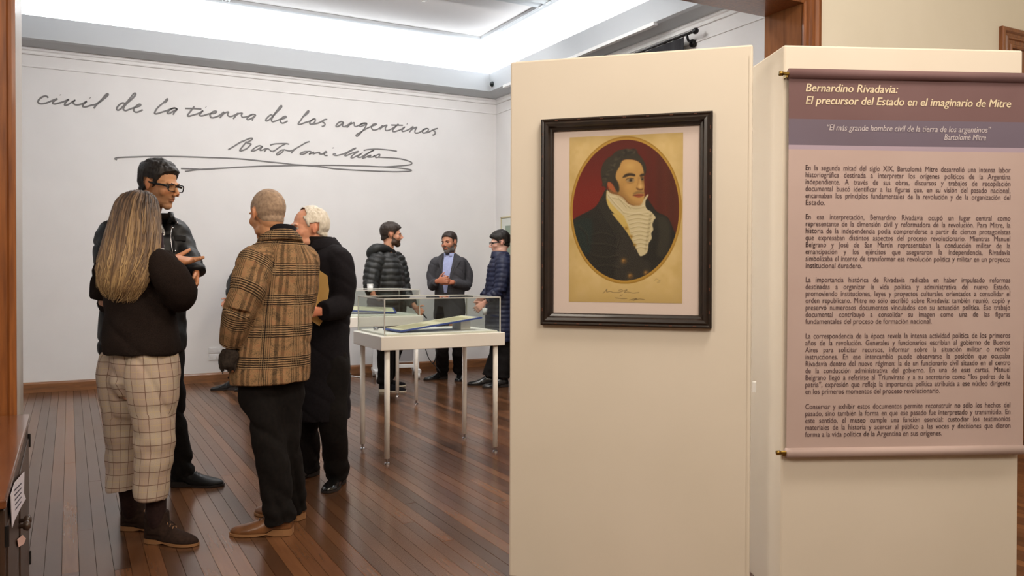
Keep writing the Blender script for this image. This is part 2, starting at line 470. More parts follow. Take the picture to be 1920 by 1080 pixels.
# floor: sub-floor, planks as pieces where the photograph shows them, the rest joined
bm = bmesh.new(); box(bm, (CX0-.2, CYN-.2, -.06), (CX1+.2, YB+.2, -.012)); floor = struct('floor', bm, M['gap'])
PW = .065
bm = bmesh.new(); box(bm, (-PW/2+.0009, -.5, -.014), (PW/2-.0009, .5, 0)); pm = bpy.data.meshes.new('plank'); bm.to_mesh(pm); bm.free(); pm.materials.append(M['plank'])
rest = bmesh.new(); tone = []
nx0 = int((CX0)/PW)-1; nx1 = int((CX1)/PW)+2; count = 0
def inview(x, y):
    p = np.array([x, y, 0])-C0; d = p@_fw
    if d < .5: return False
    u = 960+F*(p@_rt)/d; v = CY-F*(p@_up)/d
    return 20 < u < 975 and v < 1100
for i in range(nx0, nx1):
    xc = i*PW; y = CYN-random.random()*2.6
    while y < YB:
        L = random.choice((2.2, 2.6, 3.0, 3.4, 3.9)); y2 = min(y+L, YB)
        if y2-y > .15:
            vis = any(inview(xc+dx, y+(y2-y)*k/8) for k in range(9) for dx in (-.03, .03)) and (xc < XR) and y2 > 2.6
            if vis and count < 298:
                o = bpy.data.objects.new('plank', pm); COL.objects.link(o); o.parent = floor
                o.location = (xc, (y+y2)/2, random.uniform(-.0006, .0002)); o.scale = (1, (y2-y)-.002, 1); count += 1
            else:
                f0 = len(rest.faces); box(rest, (xc-PW/2+.0009, y+.001, -.014), (xc+PW/2-.0009, y2-.001, 0)); tone += [random.random()]*8
        y = y2
me = bpy.data.meshes.new('plank_field'); rest.to_mesh(me); rest.free()
at = me.attributes.new('tone', 'FLOAT', 'POINT'); at.data.foreach_set('value', tone)
from_me('plank_field', me, M['plank'], floor, kind='stuff')
print('planks', count)

# ================================================================== FURNITURE AND FITTINGS
# low cabinet at the left door jamb
CXF = on(47, 800, 0, -.165); cabx = -.138; ztop = .72; cy0, cy1 = 2.30, YP-.045
cab = empty('cabinet', (cabx-.3, (cy0+cy1)/2, 0), 'low dark wooden cabinet with paired doors beside the left doorpost', 'cabinet')
bm = bmesh.new(); box(bm, (cabx-.55, cy0, .0), (cabx-.02, cy1, ztop-.022)); from_bm('body', bm, M['cab_wood'], cab)
bm = bmesh.new(); box(bm, (cabx-.56, cy0-.015, ztop-.022), (cabx+.004, cy1, ztop), 0, .004); from_bm('top', bm, M['cab_top'], cab)
ym = on(34, 985, 0, cabx)[1]
for k, (a, b_) in enumerate(((cy0+.01, ym-.002), (ym+.002, cy1-.02))):
    bm = bmesh.new(); box(bm, (cabx-.02, a, .05), (cabx, b_, ztop-.03), 0, .003)
    box(bm, (cabx-.001, a+.05, .1), (cabx+.004, b_-.05, ztop-.08), 0, .003)
    d = from_bm('door', bm, M['cab_wood'], cab)
    yk = ym+(-.05 if k == 0 else .05); yk = ym+(-.032 if k == 0 else .032); zk = on(34, 982, 0, cabx)[2]
    bm = bmesh.new(); tube(bm, [(cabx, yk, zk), (cabx+.012, yk, zk), (cabx+.016, yk, zk), (cabx+.026, yk, zk), (cabx+.034, yk, zk)], [.007, .006, .012, .016, .008], 14); from_bm('knob', bm, M['cab_wood'], d, True)
    for zz in (.16, ztop-.12):
        bm = bmesh.new(); yy = a+.006 if k == 0 else b_-.006
        tube(bm, [(cabx+.003, yy, zz), (cabx+.003, yy, zz+.05)], [.006, .006], 10); from_bm('hinge', bm, M['black_metal'], d)
bm = bmesh.new()
pts = [on(x, y, 0, cabx+.007) for x, y in ((22, 990), (19, 930), (27, 905), (45, 884), (44, 925), (48, 935), (40, 948), (27, 975))]
vs = [bm.verts.new(V3(p)) for p in pts]; f = bm.faces.new(vs); r_ = bmesh.ops.extrude_face_region(bm, geom=[f])
for v in r_['geom']:
    if isinstance(v, bmesh.types.BMVert): v.co.x += .0012
bmesh.ops.recalc_face_normals(bm, faces=bm.faces[:])
pap = from_bm('paper_notice', bm, M['paper'], None, label='torn white paper notice stuck on the cabinet door above the knobs', cat='paper')
bm = bmesh.new()
for k in range(5):
    a = on(27+k*.5, 918+k*9, 0, cabx+.009); b_ = on(40, 905+k*8.5, 0, cabx+.009); hexa(bm, [a, b_, b_+np.array([0, 0, -.004]), a+np.array([0, 0, -.004])], (1, 0, 0), .0004)
from_bm('print', bm, M['ink_blue'], pap)
bm = bmesh.new(); pts = [on(x, y, 0, cabx+.007) for x, y in ((32, 1012), (42, 1003), (48, 1010), (44, 1020), (34, 1026))]
vs = [bm.verts.new(V3(p)) for p in pts]; f = bm.faces.new(vs); r_ = bmesh.ops.extrude_face_region(bm, geom=[f])
for v in r_['geom']:
    if isinstance(v, bmesh.types.BMVert): v.co.x += .0012
bmesh.ops.recalc_face_normals(bm, faces=bm.faces[:])
from_bm('sticker', bm, M['paper_pink'], None, label='small pink sticker on the cabinet door below the knobs', cat='sticker')

# --- display cases
def display_case(x0, x1, y0, y1, label, root_only=False):
    r = empty('display_case', ((x0+x1)/2, (y0+y1)/2, 0), label, 'display case', 'glass-topped display cases on white legs')
    bm = bmesh.new(); box(bm, (x0, y0, .742), (x1, y1, .832), 0, .004); from_bm('table_top', bm, M['white_paint'], r)
    bm = bmesh.new(); box(bm, (x0+.045, y0+.03, .832), (x1-.045, y1-.03, .845), 0, .003); from_bm('plinth_rim', bm, M['white_paint'], r)
    for xx in (x0+.055, x1-.055):
        for yy in (y0+.04, y1-.04):
            bm = bmesh.new(); tube(bm, [(xx, yy, .035), (xx, yy, .742)], [.0175, .0175], 16); lg = from_bm('leg', bm, M['white_paint'], r, True)
            bm = bmesh.new(); tube(bm, [(xx, yy, 0), (xx, yy, .008), (xx, yy, .012), (xx, yy, .037)], [.019, .017, .008, .008], 14); from_bm('foot', bm, M['chrome'], lg)
    gx0, gx1, gy0, gy1, gz0, gz1 = x0+.03, x1-.03, y0+.02, y1-.02, .834, 1.075; t = .005
    for lo, hi in (((gx0, gy0, gz0), (gx1, gy0+t, gz1-t)), ((gx0, gy1-t, gz0), (gx1, gy1, gz1-t)), ((gx0, gy0+t, gz0), (gx0+t, gy1-t, gz1-t)), ((gx1-t, gy0+t, gz0), (gx1, gy1-t, gz1-t)), ((gx0, gy0, gz1-t), (gx1, gy1, gz1))):
        bm = bmesh.new(); box(bm, lo, hi); from_bm('glass_pane', bm, M['glass'], r)
    # bright polished edges where the panes meet
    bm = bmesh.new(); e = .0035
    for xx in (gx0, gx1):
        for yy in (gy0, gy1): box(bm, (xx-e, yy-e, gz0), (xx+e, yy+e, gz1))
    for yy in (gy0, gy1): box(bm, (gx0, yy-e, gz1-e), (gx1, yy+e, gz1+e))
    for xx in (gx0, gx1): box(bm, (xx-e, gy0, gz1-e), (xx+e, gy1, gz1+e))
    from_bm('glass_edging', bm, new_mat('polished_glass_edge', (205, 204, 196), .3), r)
    return r
cA = (1.765, 2.665, 5.075, 5.665)
display_case(*cA, 'nearer white display case with a blue-edged old document')
cB = (2.03, 2.93, 7.23, 7.82)
display_case(*cB, 'farther white display case behind the nearer one')

def mounted_doc(A, B, Cc, D, label):
    """corners near-left, near-right, far-right, far-left"""
    A, B, Cc, D = [np.array(q, float) for q in (A, B, Cc, D)]
    n = nrm(np.cross(B-A, D-A)); r = empty('mounted_document', (A+B+Cc+D)/4, label, 'document', 'mounted old documents in the display cases')
    bm = bmesh.new(); hexa(bm, [A, B, Cc, D], n, .010); from_bm('backing_board', bm, M['blue_card'], r)
    def q(u, v, o): return (A*(1-u)*(1-v)+B*u*(1-v)+Cc*u*v+D*(1-u)*v)+n*o
    bm = bmesh.new(); hexa(bm, [q(.02, .05, .0105), q(.97, .05, .0105), q(.97, .95, .0105), q(.02, .95, .0105)], n, .0015); from_bm('page', bm, M['old_doc'], r)
    bm = bmesh.new()
    for c in range(2):
        for i in range(12):
            v0 = .14+i*.062; u0 = .07+c*.47; u1 = u0+.36*random.uniform(.8, 1)
            hexa(bm, [q(u0, v0, .0122), q(u1, v0, .0122), q(u1, v0+.02, .0122), q(u0, v0+.02, .0122)], n, .0003)
    from_bm('handwriting', bm, M['doc_ink'], r, kind='stuff')
    bm = bmesh.new(); lo = .846
    # wedge stand under the right side
    w0 = q(.80, .3, 0); w1 = q(.92, .3, 0); w2 = q(.92, .75, 0); w3 = q(.80, .75, 0)
    vs = [bm.verts.new(V3(p)) for p in (w0, w1, w2, w3)]+[bm.verts.new((p[0], p[1], lo)) for p in (w0, w1, w2, w3)]
    bm.faces.new(vs[:4]); bm.faces.new(vs[4:][::-1])
    for i in range(4): bm.faces.new([vs[i], vs[4+i], vs[4+(i+1) % 4], vs[(i+1) % 4]])
    bmesh.ops.recalc_face_normals(bm, faces=bm.faces[:]); from_bm('support_wedge', bm, M['white_paint'], r)
    return r
zz = .851
A = np.array([1.93, 5.16, zz]); B = on(915, 599, 2, .92); Dv = on(719, 616, 2, zz); Dv = np.array([1.90, 5.42, zz])
B = np.array([2.55, 5.20, .925]); Cc = B+(Dv-A)
mounted_doc(A, B, Cc, Dv, 'old document on a blue-edged board tilted in the nearer display case')
off = np.array([.265, 2.155, 0])
A2 = np.array([2.12, 7.62, zz+.03]); B2 = np.array([2.72, 7.38, zz]); D2 = A2+np.array([.08, .14, .03]); C2 = B2+np.array([.08, .3, .03])
mounted_doc(A2, B2, C2, D2, 'old document on a blue-edged board in the farther display case')
bm = bmesh.new(); q = np.array([1.865, 5.47, .8455]); tube(bm, [q, q+UP*.012, q+UP*.018], [.016, .018, .012], 16); from_bm('case_weight', bm, M['chrome'], None, True, label='small grey metal disc in the left end of the nearer display case', cat='disc')

# --- white wheeled stand behind the display cases
a = G(696, 709); b_ = G(788, 706); ax = nrm(b_-a); dp = np.array([-ax[1], ax[0], 0])*-1
cen = (a+b_)/2
st = empty('wheeled_stand', cen, 'white wheeled frame with a grey panel by the back wall behind the display cases', 'stand')
hw = np.linalg.norm(b_-a)/2
for s in (-1, 1):
    c = cen+ax*s*(hw-.05)
    bm = bmesh.new(); obox(bm, c+UP*.40, ax*.035, dp*.02, UP*.33, 0, .006); from_bm('post', bm, M['white_plastic'], st)
    bm = bmesh.new(); obox(bm, c+UP*.085, ax*.03, dp*.2, UP*.02, 0, .006); from_bm('foot_bar', bm, M['white_plastic'], st)
    for k in (-1, 1):
        cc = c+dp*.18*k+UP*.036; bm = bmesh.new(); tube(bm, [cc-ax*.014, cc-ax*.012, cc+ax*.012, cc+ax*.014], [.03, .036, .036, .03], 20); from_bm('caster', bm, M['white_plastic'], st, True)
bm = bmesh.new(); obox(bm, cen+UP*.43, ax*(hw-.09), dp*.015, UP*.24, 0, .004); from_bm('panel', bm, M['grey_plastic'], st)
bm = bmesh.new(); obox(bm, cen+UP*.13, ax*(hw-.08), dp*.02, UP*.02, 0, .004); from_bm('lower_rail', bm, M['white_plastic'], st)
bm = bmesh.new(); obox(bm, cen+UP*.72, ax*(hw-.02), dp*.02, UP*.02, 0, .004); from_bm('upper_rail', bm, M['white_plastic'], st)
# cable loop on the floor
bm = bmesh.new(); pp = [G(x, y)+UP*.008 for x, y in ((660, 707), (656, 704), (660, 700), (670, 698), (680, 699), (684, 703), (680, 706), (670, 708), (661, 706))]
tube(bm, cr(pp, 5), [.007]*(8*5+1), 8); from_bm('cable_loop', bm, M['white_plastic'], None, True, label='loop of white cable on the floor left of the wheeled stand', cat='cable')

# --- curtain on its rod at the right wall
ry = on(1305, 50, 0, XR-.08); z_r = 3.37; y0c = on(1283, 60, 0, XR-.09)[1]
rod = empty('curtain_rod', (XR-.09, y0c, z_r), 'black curtain rod with round finial on the right gallery wall', 'curtain rod')
bm = bmesh.new(); tube(bm, [(XR-.09, y0c-.13, z_r), (XR-.09, y0c+3.0, z_r)], [.012, .012], 14); from_bm('rod', bm, M['black_metal'], rod, True)
bm = bmesh.new(); ell(bm, (XR-.09, y0c-.15, z_r), (.028, .034, .028)); from_bm('finial', bm, M['black_metal'], rod, True)
bm = bmesh.new(); tube(bm, [(XR, y0c-.03, z_r-.07), (XR-.03, y0c-.03, z_r-.07)], [.035, .035], 16); tube(bm, [(XR-.02, y0c-.03, z_r-.07), (XR-.07, y0c-.03, z_r-.05), (XR-.09, y0c-.03, z_r)], [.012, .012, .012], 10); from_bm('bracket', bm, M['black_metal'], rod, True)
bm = bmesh.new(); prev = None; cols = []
NY = 150
for j in range(12):
    z = z_r-.014-j*(z_r-.05)/11; row = []
    for i in range(NY+1):
        y = y0c+.01+i*2.6/NY; amp = (.017+.007*math.sin(i*.21))*(.25+.75*min(1, j/4))
        row.append(bm.verts.new((XR-.09+amp*math.sin(i*2*PI/9.0+.4*math.sin(i*.13+j*.25)), y, z)))
    cols.append(row)
for j in range(11):
    for i in range(NY): bm.faces.new([cols[j][i], cols[j][i+1], cols[j+1][i+1], cols[j+1][i]])
for j in (1,):
    pass
cu = from_bm('curtain', bm, M['curtain'], None, True, label='black pleated curtain hanging from the rod on the right wall', cat='curtain')
md = cu.modifiers.new('thickness', 'SOLIDIFY'); md.thickness = .003

# --- dome camera in the cornice corner
q = on(915, 158, 0, XR-.42); q = on(916, 158, 1, YB-.205)
cm = empty('security_camera', q, 'small white security camera with a black lens in the cornice corner', 'camera')
bm = bmesh.new(); ax_ = nrm(q-np.array([q[0]+.25, q[1]+.1, q[2]+.02]))
q0 = q+np.array([.075, .0, 0]); tube(bm, [q0, q0+nrm([-.6, -.8, -.2])*.03, q0+nrm([-.6, -.8, -.2])*.07], [.05, .052, .045], 18); from_bm('housing', bm, M['white_plastic'], cm, True)
bm = bmesh.new(); ell(bm, q+np.array([.02, -.07, -.01]), (.036, .036, .036)); from_bm('lens_dome', bm, new_mat('black_gloss', (12, 20, 22), .08), cm, True)

# --- ceiling spot lamps
for i, (x, y) in enumerate(((222, 3), (795, -4), (120, -60))):
    q = on(x, y, 2, ZC-.07)
    lb = ['ceiling spot lamp at the upper left of the gallery ceiling', 'ceiling spot lamp above the middle of the gallery', 'ceiling spot lamp nearest the doorway'][i]
    s_ = empty('spot_lamp', q, lb, 'lamp', 'ceiling spot lamps')
    bm = bmesh.new(); tube(bm, [q+UP*.07, q+UP*.055], [.03, .03], 16); tube(bm, [q+UP*.06, q+UP*.02], [.006, .006], 8); from_bm('mount', bm, M['white_plastic'], s_, True)
    dd = nrm([.1, .55, -.8]); bm = bmesh.new(); tube(bm, [q+UP*.02-dd*.04, q+UP*.02, q+UP*.02+dd*.045], [.022, .032, .036], 18); from_bm('lamp_head', bm, M['white_plastic'], s_, True)
    bm = bmesh.new(); c = q+UP*.02+dd*.046; tube(bm, [c, c+dd*.002], [.028, .028], 18); from_bm('lamp_face', bm, M['lamp'], s_)

# --- wall outlet plate low on the back wall
q = on(402, 663, 1, YB); ot = empty('wall_outlet', q, 'white double outlet plate low on the back wall', 'outlet')
bm = bmesh.new()
for dz in (.04, -.04):
    box(bm, (q[0]-.06, YB-.010, q[2]+dz-.032), (q[0]+.06, YB, q[2]+dz+.032), 0, .003)
from_bm('plate', bm, M['white_plastic'], ot)
for dz in (.04, -.04):
    for dx in (-.03, .03):
        bm = bmesh.new(); box(bm, (q[0]+dx-.018, YB-.012, q[2]+dz-.018), (q[0]+dx+.018, YB-.0095, q[2]+dz+.018), 0, .002); from_bm('socket', bm, M['wall_white'], ot)

# --- small framed picture on the right gallery wall
yy0 = on(941, 420, 0, XR)[1]; z1 = on(941, 407, 0, XR)[2]; z0 = 1.35
pf = empty('small_picture_frame', (XR, yy0-.25, (z0+z1)/2), 'small pale framed sheet on the right gallery wall by the corner', 'picture')
for a, b_ in (((yy0-.5, z0), (yy0, z0+.02)), ((yy0-.5, z1-.02), (yy0, z1)), ((yy0-.02, z0), (yy0, z1)), ((yy0-.5, z0), (yy0-.48, z1))):
    bm = bmesh.new(); box(bm, (XR-.02, a[0], a[1]), (XR, b_[0], b_[1]), 0, .002); from_bm('frame_side', bm, new_mat('pale_frame_wood', (196, 186, 150), .5), pf)
bm = bmesh.new(); box(bm, (XR-.012, yy0-.48, z0+.02), (XR-.008, yy0-.02, z1-.02)); from_bm('sheet', bm, new_mat('pale_sheet', (212, 216, 208), .7), pf)
bm = bmesh.new(); box(bm, (XR-.014, yy0-.35, z0+.1), (XR-.012, yy0-.12, z1-.12)); from_bm('print', bm, new_mat('green_grey_print', (142, 156, 140), .7), pf)

# ================================================================== DISPLAY PANELS, PICTURE, BANNER
def onp(x, y, o, n):
    q = ray(x, y); return C0+q*(np.dot(o-C0, n)/np.dot(q, n))
HP = 2.10
def cloth_panel(name, TL, TR, thick, mat, label, zlo=.03, bulge=.002):
    ex = nrm(TR-TL); n = np.array([ex[1], -ex[0], 0.])      # towards the camera
    W = np.linalg.norm((TR-TL)[:2]); bm = bmesh.new()
    base = np.array([TL[0], TL[1], 0])
    c = base+ex*W/2-n*thick/2+UP*(HP+zlo)/2
    obox(bm, c, ex*W/2, -n*thick/2, UP*(HP-zlo)/2, 0, .007)
    o = from_bm(name, bm, mat, None, label=label, cat='display board')
    return base, ex, n, W, o
PA, PAx, PAn, PAw, PAo = cloth_panel('display_stand', on(957, 116, 2, HP), on(1412, 83, 2, HP), .05, M['panel'], 'cream cloth-covered standing panel carrying the framed portrait')
# vertical seam strip of the cloth on the right edge
bm = bmesh.new(); c = PA+PAx*(PAw-.012)+PAn*.0015+UP*(HP/2); obox(bm, c, PAx*.0015, PAn*.0015, UP*(HP/2-.04)); from_bm('cloth_seam', bm, M['panel'], PAo)
TLb = on(1470, 84, 2, HP); TRb = on(1918, 94, 2, HP)
PB, PBx, PBn, PBw, PBo = cloth_panel('display_stand', TLb, TRb, .34, M['panel'], 'deep cream cloth-covered panel carrying the hanging text banner')
bm = bmesh.new(); c = onp(1411, 727, PA, PAn)-PAn*.03; obox(bm, c+PAx*.006, PAx*.007, PAn*.02, UP*.018); from_bm('white_clip', bm, M['white_plastic'], PAo)

# ---- framed portrait
o_ = PA
cs = [onp(x, y, o_, PAn)-PA for x, y in ((1017, 227), (1336, 209), (1336, 616), (1017, 608))]
fx0 = (cs[0]@PAx+cs[3]@PAx)/2; fx1 = (cs[1]@PAx+cs[2]@PAx)/2; fz1 = (cs[0][2]+cs[1][2])/2; fz0 = (cs[2][2]+cs[3][2])/2
print('frame', fx0, fx1, fz0, fz1, fx1-fx0, fz1-fz0)
def FP(x, z, d): return PA+PAx*x+UP*z+PAn*d
m = mottled('dark_moulded_frame_wood', (24, 16, 13), (38, 26, 20), 20, .35, coat=.2); M['frame'] = m
M['frame_fleck'] = new_mat('reddish_frame_fleck', (112, 62, 44), .5)
pic = empty('picture_frame', FP((fx0+fx1)/2, fz0, 0), 'framed oval portrait print in a dark moulded frame on the cream panel', 'picture')
prof = [(0, .002), (0, .026), (.006, .030), (.012, .027), (.020, .034), (.030, .032), (.036, .020), (.044, .018), (.048, .012), (.048, .002)]
cor = [(fx0, fz0, 1, 1), (fx1, fz0, -1, 1), (fx1, fz1, -1, -1), (fx0, fz1, 1, -1)]
for i in range(4):
    a, b_ = cor[i], cor[(i+1) % 4]
    bm = bmesh.new(); rings(bm, [[FP(c[0]+c[2]*u, c[1]+c[3]*u, d) for u, d in prof] for c in (a, b_)])
    bmesh.ops.recalc_face_normals(bm, faces=bm.faces[:]); sd = from_bm('frame_side', bm, M['frame'], pic)
    bm = bmesh.new(); n = 9 if i % 2 else 7
    for k in range(n):
        t = (k+.7)/(n+.4); x = a[0]+(b_[0]-a[0])*t; z = a[1]+(b_[1]-a[1])*t
        ox = (0 if i % 2 == 0 else (-.008 if i == 1 else .008)); oz = (.008 if i == 0 else (-.008 if i == 2 else 0))
        for j in (-1, 0, 1):
            dx, dz = ((0, j*.004) if i % 2 else (j*.004, 0))
            obox(bm, FP(x+ox+dx, z+oz+dz, .0295), PAx*(.002 if i % 2 else .001), UP*(.001 if i % 2 else .002), PAn*.0006)
    from_bm('inlay_fleck', bm, M['frame_fleck'], sd, kind='stuff')
bm = bmesh.new(); hexa(bm, [FP(fx0+.01, fz0+.01, .001), FP(fx1-.01, fz0+.01, .001), FP(fx1-.01, fz1-.01, .001), FP(fx0+.01, fz1-.01, .001)], PAn, .004)
from_bm('mount_board', bm, new_mat('pinkish_white_mount', (222, 206, 198), .75), pic)
bm = bmesh.new(); hexa(bm, [FP(fx0+.046, fz0+.046, .0125), FP(fx1-.046, fz0+.046, .0125), FP(fx1-.046, fz1-.046, .0125), FP(fx0+.046, fz1-.046, .0125)], PAn, .0012)
from_bm('glass_pane', bm, M['picture_glass'], pic)

# the print: painted flat picture, colour per vertex
GW, GH = 250, 372
uu, vv = np.meshgrid(np.linspace(0, 1, GW), np.linspace(0, 1, GH))
def conv(t, X_, Y_):
    if t == 'b': x, y = 1060+X_/6.352, 240+Y_/6.352
    elif t == 'c': x, y = 1060+X_/5.4, 400+Y_/5.4
    else: x, y = 1000+X_/2.4, 190+Y_/2.4
    X1, Y1 = (x-1000)*2.4, (y-190)*2.4
    u = (X1-162)/510; top = 165-28*u; bot = 902+6*u
    return u*510, (Y1-top)/(bot-top)*752       # working space 510 x 752
xx = uu*510; yy = vv*752
img = np.zeros((GH, GW, 3)); PAPER = np.array([206, 180, 122.])
img[:] = PAPER
nz = vn(xx/60, yy/60, 0, 3)*.6+vn(xx/17, yy/17, 0, 4)*.4
edge = np.minimum(np.minimum(xx, 510-xx), np.minimum(yy, 752-yy))
img += nz[..., None]*np.array([9, 10, 14])-(ss(60, 0, edge)*10)[..., None]-(ss(600, 752, yy)*18*(.5+.5*nz))[..., None]
def mask_poly(pts, soft=3):
    p = np.array(pts, float); sd = np.full(xx.shape, 1e9); ins = np.zeros(xx.shape, bool)
    for i in range(len(p)):
        a, b_ = p[i], p[(i+1) % len(p)]; e = b_-a; L = e@e+1e-9
        t = np.clip(((xx-a[0])*e[0]+(yy-a[1])*e[1])/L, 0, 1)
        sd = np.minimum(sd, np.hypot(xx-a[0]-t*e[0], yy-a[1]-t*e[1]))
        c = ((a[1] > yy) != (b_[1] > yy)) & (xx < (b_[0]-a[0])*(yy-a[1])/(b_[1]-a[1]+1e-12)+a[0]); ins ^= c
    return np.clip(.5+np.where(ins, sd, -sd)/soft, 0, 1)
def put(mk, col, al=1.0):
    global img
    img = img*(1-(mk*al)[..., None])+np.array(col, float)*(mk*al)[..., None] if not isinstance(col, np.ndarray) or col.ndim == 1 else img*(1-(mk*al)[..., None])+col*(mk*al)[..., None]
def C(t, *p): return [conv(t, a, b_) for a, b_ in p]
def poly(t, pts, col, soft=4, al=1.0, n=4):
    P_ = cr(C(t, *pts)+[conv(t, *pts[0])], n)[:-1] if n > 1 else C(t, *pts)
    put(mask_poly(P_, soft)*clipm, col, al)
def line(t, pts, col, wd=3, soft=2, al=1.0):
    p = cr(C(t, *pts), 5); sd = np.full(xx.shape, 1e9)
    for a, b_ in zip(p[:-1], p[1:]):
        a, b_ = np.array(a), np.array(b_); e = b_-a; L = e@e+1e-9; tt = np.clip(((xx-a[0])*e[0]+(yy-a[1])*e[1])/L, 0, 1)
        sd = np.minimum(sd, np.hypot(xx-a[0]-tt*e[0], yy-a[1]-tt*e[1]))
    put(np.clip((wd/2-sd)/soft+.5, 0, 1)*clipm, col, al)
def blob(t, x, y, rx, ry, col, al=1.0):
    cx, cy = conv(t, x, y); put(np.exp(-(((xx-cx)/rx)**2+((yy-cy)/ry)**2))*clipm, col, al)
clipm = np.ones(xx.shape)
ocx, ocy = conv('a', 417, 489); oa, ob = 251, 331
rr_ = np.hypot((xx-ocx)/oa, (yy-ocy)/ob)
put(np.clip((1-rr_)*180+.5, 0, 1), (156, 120, 44)); put(np.clip((.985-rr_)*180, 0, 1), (178, 140, 58))
clipm = np.clip((.957-rr_)*130, 0, 1); put(clipm, (92, 23, 14))
put(clipm*ss(330, 120, xx)*ss(60, 300, yy), (118, 27, 16), .85); put(clipm*ss(300, 470, xx), (82, 36, 22), .9)
put(clipm*np.clip(.5+.5*np.sin(xx/9+.5*np.sin(xx/31)), 0, 1)*ss(330, 380, xx), (70, 26, 16), .45)
put(clipm*ss(120, 0, yy), (80, 26, 18), .6)
# coat
poly('a', [(165, 545), (200, 520), (250, 495), (285, 472), (312, 430), (335, 395), (380, 440), (450, 470), (500, 430), (520, 440), (560, 495), (605, 518), (630, 570), (650, 640), (600, 760), (500, 820), (417, 830), (300, 800), (200, 700), (160, 600)], (30, 29, 25), 5)
poly('a', [(175, 560), (210, 530), (262, 530), (270, 580), (262, 660), (240, 690), (200, 640)], (20, 38, 36), 14, .8)
poly('a', [(385, 545), (420, 590), (470, 670), (500, 710), (525, 720), (530, 800), (400, 812), (372, 760), (380, 640)], (50, 46, 40), 14, .7)
poly('a', [(560, 510), (600, 525), (620, 590), (600, 690), (560, 690), (570, 600)], (58, 54, 42), 14, .6)
for q in ([(268, 600), (320, 590), (380, 610)], [(262, 640), (330, 640), (385, 655)], [(270, 690), (330, 700), (390, 690)], [(290, 740), (340, 735), (392, 745)], [(205, 560), (240, 590), (250, 640)], [(300, 480), (330, 520), (372, 600)], [(345, 500), (395, 590), (385, 650)]): line('a', q, (66, 60, 50), 5, 6, .55); line('a', [(a, b_+9) for a, b_ in q], (12, 11, 10), 5, 6, .6)
poly('a', [(325, 410), (350, 470), (395, 560), (380, 590), (320, 520), (300, 460)], (40, 38, 31), 9, .8)
poly('b', [(520, 700), (600, 740), (760, 860), (930, 860), (900, 1000), (700, 980), (560, 840)], (120, 82, 44), 5)
# waistcoat, neckcloth, ruffles
poly('b', [(500, 745), (560, 800), (640, 830), (720, 900), (800, 1000), (860, 1100), (900, 1250), (960, 1480), (860, 1350), (760, 1160), (640, 1060), (540, 960), (500, 860)], (196, 172, 98), 4)
poly('c', [(480, 0), (560, 20), (650, 120), (700, 220), (745, 330), (770, 400), (760, 410), (700, 300), (620, 170), (530, 60)], (192, 166, 92), 4)
poly('b', [(510, 735), (560, 780), (640, 795), (700, 825), (760, 895), (840, 920), (920, 870), (985, 790), (1000, 800), (965, 870), (975, 950), (1040, 1000), (1080, 1080), (900, 1120), (760, 1080), (640, 980), (560, 900), (505, 820)], (196, 184, 148), 4)
poly('c', [(600, 0), (700, -40), (850, -30), (890, 0), (905, 60), (890, 110), (900, 160), (880, 200), (885, 250), (855, 300), (850, 350), (835, 400), (780, 432), (755, 410), (720, 330), (680, 240), (650, 130), (615, 50)], (198, 186, 148), 4, n=5)
for q in ([(560, 830), (660, 860), (740, 950)], [(520, 800), (600, 900), (700, 1000)], [(760, 930), (850, 960), (950, 940)], [(700, 1010), (820, 1030), (1000, 1010)], [(640, 830), (720, 900), (790, 960)]): line('b', q, (150, 138, 100), 2.5, 3, .7); line('b', [(a, b_-22) for a, b_ in q], (216, 206, 174), 3, 3, .6)
for k in range(9):
    y = 20+k*42; line('c', [(640+k*9, y+8), (740+k*4, y-12), (840, y+4), (890-k*6, y-14)], (146, 132, 96), 2.6, 3, .75); line('c', [(650+k*9, y-8), (750+k*4, y-26), (850, y-10)], (216, 206, 176), 3, 3, .6)
    blob('c', 872-k*6, y, 5, 7, (140, 126, 92), .6)
for x, y in ((628, 148), (680, 232), (715, 318)): blob('c', x, y, 7, 7, (146, 112, 44), 1)
for x, y, r in ((605, 480, 12), (672, 632, 12), (830, 600, 11)): blob('c', x, y, r, r, (132, 96, 46), 1.0); blob('c', x-5, y-5, r*.4, r*.4, (176, 136, 76), .8); blob('c', x+8, y+9, r*.4, r*.4, (60, 40, 22), .6)
# head
SK = (182, 142, 80)
poly('b', [(500, 640), (540, 640), (580, 680), (610, 730), (600, 765), (560, 740), (520, 700)], (164, 88, 50), 5)
poly('b', [(660, 400), (740, 370), (860, 385), (925, 440), (948, 520), (942, 600), (952, 690), (948, 740), (955, 790), (945, 850), (905, 912), (840, 915), (770, 885), (710, 825), (640, 775), (600, 700), (600, 600), (620, 500)], SK, 5)
poly('b', [(600, 640), (660, 700), (720, 790), (800, 870), (900, 905), (840, 915), (770, 885), (700, 825), (630, 775)], (128, 92, 48), 26, .75)
blob('b', 690, 700, 26, 30, (160, 120, 64), .5); blob('b', 780, 450, 26, 18, (206, 168, 102), .6); blob('b', 760, 700, 16, 12, (198, 154, 92), .6)
blob('b', 930, 620, 9, 26, (132, 96, 52), .6); blob('b', 880, 880, 16, 7, (176, 134, 82), .7)
poly('b', [(690, 592), (715, 555), (770, 535), (835, 545), (838, 572), (780, 566), (725, 585)], (54, 40, 26), 5); poly('b', [(893, 560), (925, 538), (950, 545), (948, 565), (905, 578)], (56, 42, 28), 5)
blob('b', 775, 615, 14, 8, (140, 98, 56), .8); poly('b', [(735, 620), (770, 598), (820, 602), (835, 625), (790, 642), (750, 638)], (150, 128, 92), 4); blob('b', 790, 618, 6.5, 6.5, (38, 28, 18), 1.2); line('b', [(730, 618), (770, 592), (825, 600)], (48, 32, 20), 2.4, 2)
